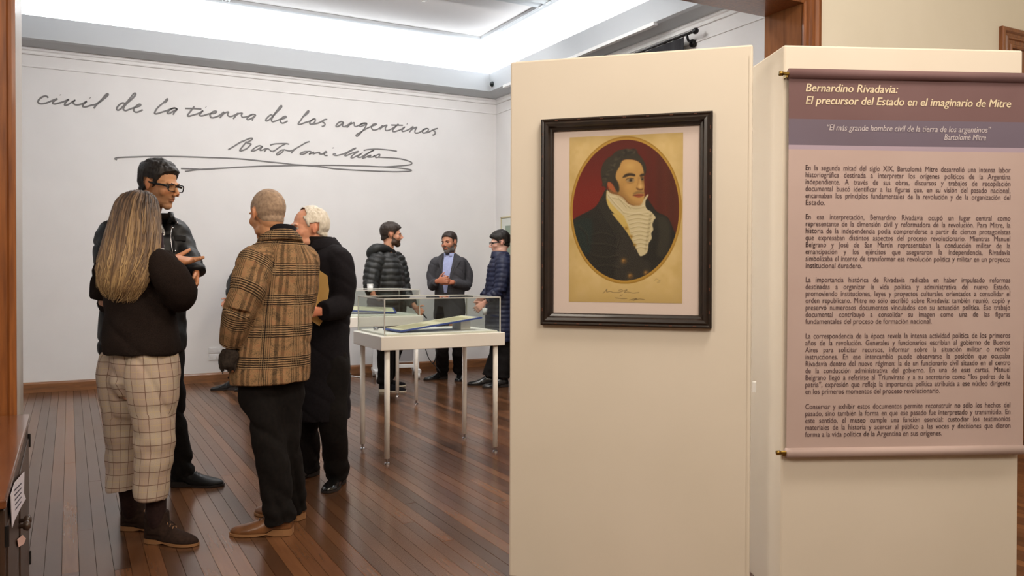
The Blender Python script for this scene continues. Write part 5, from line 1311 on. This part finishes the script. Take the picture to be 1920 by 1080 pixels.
def leather(U, W, K, V): return ridge(V, .012, 34, 9, 10, 6)+vn(V[:, 0]*12, V[:, 1]*12, V[:, 2]*9, 31)*.008+vn(V[:, 0]*30, V[:, 1]*30, V[:, 2]*24, 32)*.005
jk = garment('leather_jacket', [T([b_(268, 660), b_(268, 645), b_(270, 590), b_(268, 530), b_(268, 470), b_(270, 432), b_(282, 412)], [(.225, .15), (.23, .155), (.225, .15), (.225, .15), (.225, .14), (.19, .10), (.09, .08)], lt, 30),
    T([b_(305, 432, .06), b_(328, 436, .10), b_(341, 462, .09), b_(348, 486, .06)], [.070, .082, .078, .070]), T([b_(352, 484, .06), b_(362, 500, .0), b_(368, 509, -.045)], [.072, .062, .050]),
    T([b_(240, 430, -.02), b_(213, 438, -.06), b_(206, 480, -.12), b_(216, 520, -.16)], [.07, .085, .082, .075]), T([b_(214, 520, -.16), b_(270, 508, -.27), b_(302, 492, -.34)], [.074, .06, .045])],
    M['black_leather'], f.root, .008, 4, leather)
# collar, front opening with shirt and tie, zips
nk = b_(292, 408, -.02)
bm = bmesh.new(); rs = []
for k in range(17):
    a = -PI*.78+2*PI*.78*k/16; dv = -fd*math.cos(a)+lt*math.sin(a); r0 = .078
    p = nk+dv*r0; rs.append([p-UP*.03, p+dv*.012-UP*.01, p+dv*.022-UP*.02, p+dv*.030-UP*.025, p+dv*.012+UP*.032, p+UP*.028])
rings(bm, rs); bmesh.ops.recalc_face_normals(bm, faces=bm.faces[:]); from_bm('collar', bm, M['black_leather'], jk, True)
ch = b_(303, 455, -.155)
def surf(x, y, off=.006):
    """point on the jacket front along the photograph's sight line"""
    q = ray(x, y); ok, loc, n_, i_ = jk.ray_cast(V3(C0), V3(nrm(q)))
    return (np.array(loc)+np.array(n_)*off) if ok else P(x, y, 4.45)
bpy.context.view_layer.update()
bm = bmesh.new(); L_ = [surf(x, y, .004) for x, y in ((296, 418), (295, 440), (296, 465), (298, 500))]; R_ = [surf(x, y, .004) for x, y in ((304, 416), (309, 435), (308, 465), (304, 500))]
for i in range(3): hexa(bm, [L_[i], R_[i], R_[i+1], L_[i+1]], -AWAY, .004)
from_bm('shirt_front', bm, M['white_shirt'], f.root)
bm = bmesh.new(); c = [surf(x, y, .010) for x, y in ((299, 412), (300, 422), (299, 445), (299, 475), (300, 500))]; tube(bm, c, [(.012, .009), (.016, .008), (.020, .006), (.024, .006), (.026, .005)], 12, RIGHT); from_bm('tie', bm, M['tie'], f.root, True)
bm = bmesh.new(); tube(bm, [surf(x, y, .004) for x, y in ((329, 415), (322, 425), (319, 445), (322, 470), (323, 490))], [.0028]*5, 8); tube(bm, [surf(x, y, .006) for x, y in ((299, 428), (303, 436), (306, 440))], [.003]*3, 6)
for x, y in ((332, 419), (324, 428), (327, 471)): ell(bm, surf(x, y, .006), (.006, .006, .008), None, 8)
from_bm('zip', bm, M['chrome'], jk, True)
bm = bmesh.new(); obox(bm, surf(338, 447, .002), nrm(RIGHT*.9+AWAY*.3)*.030, nrm(AWAY*.9-RIGHT*.3)*.007, UP*.016, 0, .003); from_bm('pocket_flap', bm, M['black_leather'], jk)
bm = bmesh.new(); tube(bm, [b_(366, 503, -.038), b_(368, 512, -.052)], [.054, .052], 18); from_bm('cuff', bm, M['black_leather'], jk, True)
trousers(f, J, M['black_trouser'], hw=.17, hd=.12, th=.092, kn=.072, hem=.066, top=b_(280, 630), hemL=ft1+dA*.07+UP*.055, hemR=ft2+dB*.06+UP*.055)
shoe('shoe', ft1, dA, .30, M['black_leather'], M['dark_sole'], f.root, .088, .052, cuff=.12, heelh=.02, laces=M['black'])
shoe('shoe', ft2, dB, .30, M['black_leather'], M['dark_sole'], f.root, .085, .050, heelh=.02)

# ------------------------------------------------------------------ man in the checked tweed coat, seen from behind
b_ = B(4.02); f = Fig('man', 'man with cropped grey hair in a brown checked tweed coat seen from behind', G(520, 1000), (206, 152, 114), .004, 33)
fd = dirs(-.50, .866); lt = np.cross(UP, fd)
ft1 = G(549, 1001); ft2 = G(567, 975); dA = dirs(-1, -.04); dB = dirs(-.9, .4)
J = joints(side=lt, shL=b_(478, 490, -.12), shR=b_(566, 488, .10), elL=b_(450, 580, -.19), elR=b_(570, 580, .24), wrL=b_(432, 650, -.13), wrR=b_(548, 590, .36),
           hipL=b_(489, 712, -.02), hipR=b_(530, 712, .05), knL=b_(507, 835, -.06), knR=b_(535, 835, .06), anL=ft1+dA*.045+UP*.09, anR=ft2+dB*.05+UP*.09, toeL_d=dA, toeR_d=dB,
           handL=dict(dr=dirs(-.1, .2)*.3-UP, palm=dirs(1, 0), thumb=dirs(0, 1), curl=.6))
f.head(b_(500, 402, 0), dirs(-.70, .71), .16, 1.02)
f.body(J, .82); f.brow(M['hair_grey'])
f.shell('hair', short_hair(.0016, .0022, .012, -.058, .0), M['hair_buzz'], .0004, seed=4)
def tw(U, W, K, V): return ridge(V, .006, 44, 4, 6, 4)+vn(V[:, 0]*8, V[:, 1]*8, V[:, 2]*4, 41)*.007+vn(V[:, 0]*18, V[:, 1]*18, V[:, 2]*12, 42)*.003
coat = garment('tweed_coat', [T([b_(507, 716), b_(507, 700), b_(512, 640), b_(516, 580), b_(522, 520), b_(525, 480), b_(528, 456), b_(528, 440)], [(.192, .160), (.193, .160), (.184, .146), (.178, .132), (.180, .126), (.170, .108), (.12, .09), (.075, .068)], lt, 30, zero=-fd, pri=1.06, vz=True),
    T([b_(497, 482, -.08), b_(478, 491, -.13), b_(465, 535, -.18), b_(450, 580, -.19)], [.062, .082, .084, .078], None, 24, zero=-fd, pri=1.0), T([b_(450, 580, -.19), b_(440, 612, -.17), b_(433, 644, -.13)], [.077, .067, .056], None, 24, zero=-fd),
    T([b_(554, 478, .06), b_(569, 487, .10), b_(571, 535, .18), b_(568, 582, .24)], [.064, .076, .070, .060], None, 22, zero=-fd, vz=True), T([b_(570, 582, .24), b_(556, 588, .30), b_(540, 590, .36)], [.062, .055, .05], None, 22, zero=-fd)],
    M['tweed'], f.root, .007, 3, tw)
def ringcollar(nk, fd, lt, r0, hgt, mat, parent, name='collar', gap=.80, flare=.03, tilt=0., up0=.0, thick=.012):
    bm = bmesh.new(); rs = []
    for k in range(25):
        a = -PI*gap+2*PI*gap*k/24; dv = -fd*math.cos(a)+lt*math.sin(a); p = nk+dv*r0+UP*(math.cos(a)*tilt+up0)
        rs.append([p-UP*.02, p+UP*hgt*.8, p+UP*hgt+dv*thick*.5, p+dv*thick+UP*hgt*.9, p+dv*(flare)+UP*.0, p+dv*(flare+.006)-UP*.022, p+dv*(flare-.012)-UP*.024])
    rings(bm, rs); bmesh.ops.recalc_face_normals(bm, faces=bm.faces[:]); me = bpy.data.meshes.new(name); bm.to_mesh(me); bm.free()
    V = getco(me); d = V-nk; an = np.arctan2(d@lt, d@(-fd)); at = me.attributes.new('cloth', 'FLOAT_VECTOR', 'POINT'); at.data.foreach_set('vector', np.stack([an*.1, V[:, 2]*-1+.03, 0*an], 1).ravel())
    return from_me(name, me, mat, parent, True)
ringcollar(b_(525, 447, .0), fd, lt, .070, .027, M['tweed'], coat, tilt=.018, flare=.034)
ringcollar(b_(524, 440, .0), fd, lt, .066, .034, M['black_wool'], f.root, 'inner_collar', tilt=.016, flare=.012)
bpy.context.view_layer.update()
def surfo(o, x, y, off=.003, dd=4.):
    q = ray(x, y); ok, loc, n_, i_ = o.ray_cast(V3(C0), V3(nrm(q))); return (np.array(loc)+np.array(n_)*off) if ok else P(x, y, dd)
bm = bmesh.new(); pp = [surfo(coat, x, y, .0006) for x, y in ((520, 452), (512, 500), (503, 560), (497, 620), (493, 680), (492, 708))]; tube(bm, cr(pp, 4), [.0016]*21, 6); from_bm('back_seam', bm, M['black_wool'], coat)
trousers(f, J, M['black_trouser'], hw=.148, hd=.105, th=.098, kn=.086, hem=.072, top=b_(508, 680), hemL=ft1+dA*.055+UP*.05, hemR=ft2+dB*.06+UP*.045)
for ft, dd_ in ((ft1, dA), (ft2, dB)): shoe('shoe', ft, dd_, .295, M['brown_leather'], M['tan_sole'], f.root, .085, .050, heelh=.02, laces=M['dark_sole'])
# scarf bundled in his hand
bm = bmesh.new(); T([b_(429, 654, -.15), b_(430, 668, -.15), b_(426, 684, -.15), b_(424, 692, -.15)], [(.036, .03), (.048, .034), (.04, .03), (.026, .02)], RIGHT).add(bm)
me = remesh('wool_scarf', bm, .006, 3); V = getco(me); N = getno(me); setco(me, V+N*(vn(V[:, 0]*60, V[:, 1]*60, V[:, 2]*22, 3)*.010)[:, None])
sc_ = from_me('scarf', me, M['glove'], None, True, label='dark crumpled wool scarf hanging from the hand of the man in tweed', cat='scarf')
bm = bmesh.new()
for k in range(16):
    x = 412+k*1.9; y0 = 682+5*math.sin(k*.9); tube(bm, [b_(x+2, y0-6, -.16), b_(x, y0+6, -.16), b_(x+random.uniform(-2, 2), y0+13+random.uniform(-4, 4), -.155)], [.005, .0045, .002], 6)
from_bm('fringe', bm, M['glove'], sc_, kind='stuff')

# ------------------------------------------------------------------ old man in a long black overcoat
b_ = B(4.76); f = Fig('man', 'white-haired old man in a long black overcoat standing behind the tweed coat', G(600, 915), (222, 160, 128), .004, 44)
fd = dirs(-.88, -.30); lt = np.cross(UP, fd)
ft1 = G(641, 902); ft2 = G(594, 888); dA = nrm(G(606, 930)-ft1); dB = nrm(G(566, 896)-ft2)
J = joints(side=lt, shL=b_(640, 486, -.08), shR=b_(580, 486, .16), elL=b_(641, 572, -.08), elR=b_(575, 570, .22), wrL=b_(594, 584, -.27), wrR=b_(548, 575, .0),
           hipL=b_(622, 690, -.03), hipR=b_(590, 690, .10), knL=b_(624, 800, -.05), knR=b_(576, 800, .16), anL=ft1+dA*.06+UP*.09, anR=ft2+dB*.06+UP*.09, toeL_d=dA, toeR_d=dB,
           handL=dict(dr=dirs(-1, -.1), palm=dirs(0, 1), thumb=UP, curl=.5))
f.head(b_(577, 428, 0), dirs(-.84, -.54), .04, 1.02)
f.body(J, 1.0); f.brow(M['hair_white'])
def oldh(l):
    t = short_hair(.012, .012, .018, -.07, .01)(l); bald = ss(.0, .045, l[:, 1])*ss(.05, .075, l[:, 2]); return np.where(bald > .5, -1, t)
f.shell('hair', oldh, M['hair_white'], .004, seed=6)
oc = garment('overcoat', [T([b_(606, 786), b_(606, 770), b_(607, 700), b_(610, 630), b_(614, 570), b_(614, 520), b_(610, 485), b_(604, 464)], [(.150, .160), (.152, .160), (.145, .150), (.140, .135), (.145, .138), (.165, .145), (.155, .115), (.08, .075)], lt, 30),
    T([b_(618, 482, -.02), b_(635, 490, -.08), b_(643, 530, -.10), b_(641, 570, -.09)], [.074, .084, .080, .076]), T([b_(641, 570, -.09), b_(626, 580, -.20), b_(604, 584, -.28)], [.076, .068, .056]),
    T([b_(590, 480, .1), b_(578, 488, .16), b_(574, 530, .2), b_(574, 570, .22)], [.07, .08, .075, .07]), T([b_(574, 570, .22), b_(560, 575, .1), b_(550, 576, .02)], [.07, .06, .05])], M['black_wool'], f.root, .008, 5, knit_disp(.005, 6))
ringcollar(b_(601, 463, .02), fd, lt, .074, .045, M['black_wool'], oc, tilt=.012, flare=.045, gap=.7)
ringcollar(b_(598, 457, .02), fd, lt, .066, .040, M['black_trouser'], f.root, 'roll_neck', gap=1.0, flare=.01)
trousers(f, J, M['black_trouser'], hw=.15, hd=.11, th=.09, kn=.076, hem=.070, top=b_(606, 660), hemL=ft1+dA*.07+UP*.06, hemR=ft2+dB*.06+UP*.05)
for ft, dd_ in ((ft1, dA), (ft2, dB)): shoe('shoe', ft, dd_, .28, M['shoe_leather'], M['dark_sole'], f.root, .075, .047, heelh=.02)
# envelope held under the arm
bm = bmesh.new(); e4 = [b_(614, 517, -.215), b_(596, 505, -.19), b_(582, 600, -.19), b_(599, 611, -.2), b_(611, 592, -.21), b_(617, 545, -.22)]
vs = [bm.verts.new(V3(p)) for p in e4]; fc_ = bm.faces.new(vs); r_ = bmesh.ops.extrude_face_region(bm, geom=[fc_])
for v in r_['geom']:
    if isinstance(v, bmesh.types.BMVert): v.co += V3(-AWAY*.006)
bmesh.ops.recalc_face_normals(bm, faces=bm.faces[:]); from_bm('envelope', bm, M['envelope'], None, label='brown manila envelope held under the arm of the old man', cat='envelope')

# ------------------------------------------------------------------ man in a black quilted jacket
b_ = B(8.55); f = Fig('man', 'bearded man in a black hooded quilted jacket by the farther display case', G(728, 730), (206, 152, 122), .006, 55)
fd = dirs(.86, .5); lt = np.cross(UP, fd)
ft1 = G(711, 734); ft2 = G(713, 726); dA = dirs(1, -.02); dB = dirs(.9, .4)
J = joints(side=lt, shL=b_(744, 487, .14), shR=b_(705, 489, -.14), elL=b_(756, 540, .10), elR=b_(696, 532, -.24), wrL=b_(779, 577, -.10), wrR=b_(700, 553, -.34),
           hipL=b_(738, 600, .06), hipR=b_(720, 600, -.06), knL=b_(738, 658, .08), knR=b_(722, 660, -.07), anL=ft2+dB*.06+UP*.09, anR=ft1+dA*.06+UP*.09, toeL_d=dB, toeR_d=dA,
           handL=dict(dr=dirs(.5, -.2)-UP*.7, palm=dirs(-.3, -1), thumb=dirs(1, 0), curl=.6), handR=dict(dr=dirs(.1, 0)-UP*.9, palm=dirs(1, 0), thumb=dirs(1, 0), curl=.7))
f.head(b_(735, 440, 0), dirs(.97, .18), .05, 1.0)
f.body(J, 1.05); f.brow(M['hair_brown']); f.shell('hair', short_hair(.022, .012, -.008, -.07, -.01, .012), M['hair_brown'], .003, seed=3); f.shell('beard', beard(.012), M['beard_brown'], .002)
pj = garment('quilted_jacket', [T([b_(725, 594), b_(725, 580), b_(724, 545), b_(724, 510), b_(724, 488), b_(727, 472)], [(.235, .20), (.235, .20), (.232, .195), (.225, .18), (.195, .14), (.10, .09)], lt, 28),
    T([b_(736, 482, .1), b_(744, 490, .14), b_(752, 515, .13), b_(756, 542, .10)], [.085, .095, .088, .08]), T([b_(756, 542, .10), b_(766, 560, .0), b_(775, 571, -.07)], [.078, .065, .052]),
    T([b_(715, 482, -.1), b_(705, 492, -.15), b_(698, 514, -.2), b_(695, 534, -.24)], [.085, .1, .092, .085]), T([b_(695, 534, -.24), b_(697, 545, -.3), b_(699, 550, -.33)], [.084, .07, .055])], M['black_puffer'], f.root, .010, 3, puffer(.062, .014))
hd = garment('hood', [T([b_(738, 474, .05), b_(728, 468, -.03), b_(714, 465, -.10), b_(703, 468, -.13), b_(697, 476, -.12), b_(701, 485, -.15)], [(.030, .028), (.042, .038), (.058, .05), (.064, .056), (.062, .055), (.045, .045)], None, 20),
    T([b_(712, 470, .04), b_(704, 476, -.04), b_(706, 484, -.12)], [.055, .07, .05])], M['black_puffer'], pj, .010, 4, folds(.008, 5))
trousers(f, J, M['black_trouser'], hw=.16, hd=.12, th=.095, kn=.085, hem=.078, top=b_(728, 580), voxel=.012)
for ft, dd_ in ((ft1, dA), (ft2, dB)): shoe('shoe', ft, dd_, .28, M['black_wool'], M['white_sole'], f.root, .085, .052, heelh=.016)
bm = bmesh.new(); tube(bm, [b_(784, 580, -.12), b_(792, 588, -.13), b_(800, 597, -.14)], [.007, .009, .006], 8); from_bm('pen', bm, M['black'], None, True, label='dark pen held out by the man in the black quilted jacket', cat='pen')
bm = bmesh.new(); q = b_(694, 541, -.42); tube(bm, [q-UP*.03, q+UP*.035], [.024, .03], 16); tube(bm, [q+UP*.035, q+UP*.045], [.032, .031], 16); from_bm('paper_cup', bm, M['white_plastic'], None, True, label='small white cup in the lowered hand of the man in the black quilted jacket', cat='cup')

# ------------------------------------------------------------------ man in a charcoal suit
b_ = B(9.32); f = Fig('man', 'bearded man in an open charcoal suit jacket and light blue shirt, hands clasped', G(838, 718), (190, 134, 104), .006, 66)
fd = dirs(-.30, -.95); lt = np.cross(UP, fd)
ft1 = G(838, 710); ft2 = G(861, 711); dA = dirs(-.85, -.5); dB = dirs(.05, -1)
J = joints(side=lt, shL=b_(867, 500, .05), shR=b_(817, 500, -.03), elL=b_(876, 534, .05), elR=b_(812, 534, -.05), wrL=b_(846, 529, -.24), wrR=b_(821, 527, -.27),
           hipL=b_(856, 600, .02), hipR=b_(832, 600, -.02), knL=b_(860, 655, .0), knR=b_(829, 655, -.03), anL=ft2+UP*.09, anR=ft1+dA*.06+UP*.09, toeL_d=dB, toeR_d=dA,
           handL=dict(dr=dirs(-.9, -.4)+UP*.1, palm=dirs(0, 1)*-.3-UP*.2+dirs(-.3, 1), thumb=UP, curl=.55), handR=dict(dr=dirs(.9, -.4)+UP*.15, palm=dirs(.3, 1), thumb=UP, curl=.55))
f.head(b_(842, 455, -.03), dirs(-.45, -.88), .04, 1.04, -.10)
f.body(J, 1.0); f.brow(M['hair_black']); f.shell('hair', short_hair(.013, .004, .0, -.06, 0, .004), M['hair_brown'], .002, seed=3); f.shell('beard', beard(.007), M['beard_grey'], .0015)
sj = garment('suit_jacket', [T([b_(843, 598), b_(843, 585), b_(843, 550), b_(843, 510), b_(843, 489), b_(843, 482), b_(843, 474)], [(.19, .13), (.19, .13), (.175, .125), (.19, .13), (.195, .10), (.15, .075), (.075, .055)], lt, 28),
    T([b_(860, 489, .03), b_(867, 493, .05), b_(876, 512, .06), b_(876, 536, .04)], [.052, .066, .066, .062]), T([b_(876, 536, .04), b_(864, 534, -.10), b_(850, 530, -.20)], [.062, .054, .044]),
    T([b_(825, 489, -.01), b_(818, 493, -.03), b_(810, 512, -.03), b_(811, 536, -.05)], [.052, .066, .066, .062]), T([b_(811, 536, -.05), b_(814, 532, -.15), b_(818, 529, -.23)], [.062, .054, .044])], M['grey_suit'], f.root, .009, 5, knit_disp(.005, 8))
bpy.context.view_layer.update()
bm = bmesh.new(); A_ = [(834, 478), (831, 495), (830, 515), (831, 535), (833, 549)]; Bq = [(851, 476), (849, 490), (844, 512), (840, 535), (838, 549)]
for i in range(4): hexa(bm, [surfo(sj, *A_[i], .003), surfo(sj, *Bq[i], .003), surfo(sj, *Bq[i+1], .003), surfo(sj, *A_[i+1], .003)], -AWAY, .006)
from_bm('shirt_front', bm, M['blue_shirt'], f.root)
ringcollar(b_(843, 478, -.02), fd, lt, .060, .022, M['blue_shirt'], f.root, 'shirt_collar', gap=.90, flare=.008, thick=.005)
ringcollar(b_(843, 481, .0), fd, lt, .070, .028, M['grey_suit'], sj, 'collar', gap=.66, flare=.03)
for s_, pts in ((1, ((852, 477), (856, 490), (850, 505), (846, 520))), (-1, ((832, 478), (828, 490), (829, 505), (831, 520)))):
    bm = bmesh.new(); w0 = [surfo(sj, x, y, .006) for x, y in pts]; wv = RIGHT*.03*s_
    hexa(bm, [w0[0], w0[0]+wv*.8, w0[1]+wv*1.3, w0[1]], -AWAY, .005); hexa(bm, [w0[1], w0[1]+wv*1.3, w0[3], w0[2]], -AWAY, .005); from_bm('lapel', bm, M['grey_suit'], sj)
trousers(f, J, M['black_trouser'], hw=.15, hd=.11, th=.088, kn=.076, hem=.070, top=b_(843, 575), voxel=.012)
shoe('shoe', ft1, dA, .29, M['shoe_leather'], M['dark_sole'], f.root, .08, .05, heelh=.02); shoe('shoe', ft2-dB*.05, dB, .29, M['shoe_leather'], M['dark_sole'], f.root, .08, .05, heelh=.02)
bm = bmesh.new(); pp = [P(x, y, 9.1) for x, y in ((792, 640), (798, 655), (804, 672), (812, 682), (820, 690), (826, 698))]; tube(bm, cr(pp, 4), [(.012, .005)]*21, 8)
pp = [P(x, y, 9.1) for x, y in ((818, 645), (819, 660), (816, 675), (812, 682))]; tube(bm, cr(pp, 4), [(.008, .003)]*13, 8)
from_bm('camera_strap', bm, M['black'], None, True, label='black camera strap dangling in front of the suited man\'s legs', cat='strap')

# ------------------------------------------------------------------ young man in a navy quilted jacket at the right
b_ = B(9.0); f = Fig('man', 'young dark-haired man with glasses in a navy quilted jacket beside the cream panel', G(930, 724), (226, 178, 158), .006, 77)
fd = dirs(-.88, -.28); lt = np.cross(UP, fd)
ft1 = G(926, 722); ft2 = G(952, 725); dA = dirs(-1, -.1); dB = dirs(-.9, -.4)
J = joints(side=lt, shL=b_(945, 492, -.15), shR=b_(935, 492, .16), elL=b_(936, 545, -.22), elR=b_(920, 545, .18), wrL=b_(908, 568, -.22), wrR=b_(904, 560, .08),
           hipL=b_(945, 600, -.07), hipR=b_(935, 600, .07), knL=b_(947, 660, -.06), knR=b_(933, 660, .08), anL=ft2+dB*.06+UP*.09, anR=ft1+dA*.06+UP*.09, toeL_d=dB, toeR_d=dA,
           handL=dict(dr=dirs(-.3, -.1)-UP*.8, palm=dirs(.2, 1), thumb=dirs(-1, 0), curl=.45), handR=dict(dr=dirs(-.4, -.3)-UP*.6, palm=dirs(.3, -.3), thumb=dirs(-1, 0), curl=.4))
f.head(b_(936, 455, 0), dirs(-.96, -.22), .16, 1.02)
f.body(J, 1.0); f.brow(M['hair_black']); f.shell('hair', short_hair(.024, .012, -.012, -.06, -.005, .012), M['hair_black'], .003, seed=9); f.glasses(new_mat('dark_spectacle_frame', (20, 18, 20), .3), M['glass'])
nj = garment('quilted_jacket', [T([b_(938, 640), b_(938, 625), b_(938, 580), b_(939, 530), b_(940, 500), b_(939, 483), b_(937, 476)], [(.20, .165), (.20, .168), (.195, .165), (.20, .165), (.20, .15), (.13, .11), (.085, .08)], lt, 28),
    T([b_(943, 486, -.1), b_(944, 494, -.16), b_(942, 520, -.2), b_(937, 546, -.22)], [.08, .09, .082, .075]), T([b_(937, 546, -.22), b_(922, 556, -.23), b_(912, 563, -.23)], [.072, .06, .05]),
    T([b_(936, 486, .1), b_(933, 494, .16), b_(926, 520, .18), b_(920, 546, .18)], [.08, .088, .08, .072]), T([b_(920, 546, .18), b_(911, 552, .13), b_(906, 557, .1)], [.07, .06, .05])], M['navy_puffer'], f.root, .010, 3, puffer(.050, .009))
ringcollar(b_(936, 480, .0), fd, lt, .072, .05, M['navy_puffer'], nj, 'collar', gap=.95, flare=.02)
trousers(f, J, M['black_trouser'], hw=.16, hd=.12, th=.095, kn=.085, hem=.078, top=b_(940, 610), voxel=.012)
for ft, dd_ in ((ft1, dA), (ft2, dB)): shoe('shoe', ft, dd_, .29, M['shoe_leather'], M['dark_sole'], f.root, .085, .052, heelh=.02)
bm = bmesh.new(); q = b_(909, 585, -.28); tube(bm, [q-UP*.03, q+UP*.04], [.022, .028], 16); from_bm('paper_cup', bm, M['white_plastic'], None, True, label='small white cup held low by the young man in the navy quilted jacket', cat='cup')

# ------------------------------------------------------------------ person standing farther back, mostly behind the tweed coat
b_ = B(8.65); f = Fig('person', 'person in dark clothes mostly hidden behind the man in the tweed coat', G(470, 733), (196, 148, 122), .008, 88)
fd = dirs(-.75, -.3); lt = np.cross(UP, fd)
ft1 = G(447, 731); ft2 = G(490, 730); dA = dirs(-1, -.1); dB = dirs(-.8, -.6)
J = joints(side=lt, shL=b_(500, 475, -.14), shR=b_(472, 475, .14), elL=b_(490, 545, -.16), elR=b_(438, 532, .1), wrL=b_(470, 580, -.2), wrR=b_(431, 562, -.06),
           hipL=b_(488, 610, -.06), hipR=b_(478, 610, .06), knL=b_(488, 665, -.06), knR=b_(470, 665, .08), anL=ft2+dB*.06+UP*.09, anR=ft1+dA*.05+UP*.09, toeL_d=dB, toeR_d=dA,
           handR=dict(dr=dirs(-.2, -.2)-UP*.8, palm=dirs(.5, -.3), thumb=dirs(-1, 0), curl=.5))
f.head(b_(500, 432, 0), dirs(-.8, -.4), .1, 1.0)
f.body(J, 1.0); f.shell('hair', short_hair(.016, .01), M['hair_black'], .002)
garment('dark_jacket', [T([b_(484, 630), b_(484, 600), b_(484, 550), b_(485, 505), b_(487, 478), b_(490, 462)], [(.19, .14), (.19, .14), (.18, .135), (.19, .14), (.17, .11), (.085, .07)], lt, 24),
    T([b_(480, 474, .1), b_(468, 482, .14), b_(450, 510, .13), b_(437, 530, .10)], [.07, .082, .074, .068]), T([b_(437, 530, .10), b_(433, 545, .02), b_(431, 554, -.03)], [.064, .055, .045]),
    T([b_(496, 474, -.1), b_(500, 482, -.14), b_(494, 520, -.16), b_(490, 546, -.16)], [.07, .08, .072, .065]), T([b_(490, 546, -.16), b_(480, 565, -.18), b_(473, 575, -.19)], [.062, .055, .045])], M['black_puffer'], f.root, .012, 5, knit_disp(.006, 3))
trousers(f, J, M['black_trouser'], hw=.15, hd=.11, th=.088, kn=.076, hem=.070, top=b_(484, 590), voxel=.014)
for ft, dd_ in ((ft1, dA), (ft2, dB)): shoe('shoe', ft, dd_, .28, M['shoe_leather'], M['dark_sole'], f.root, .08, .05, heelh=.02)
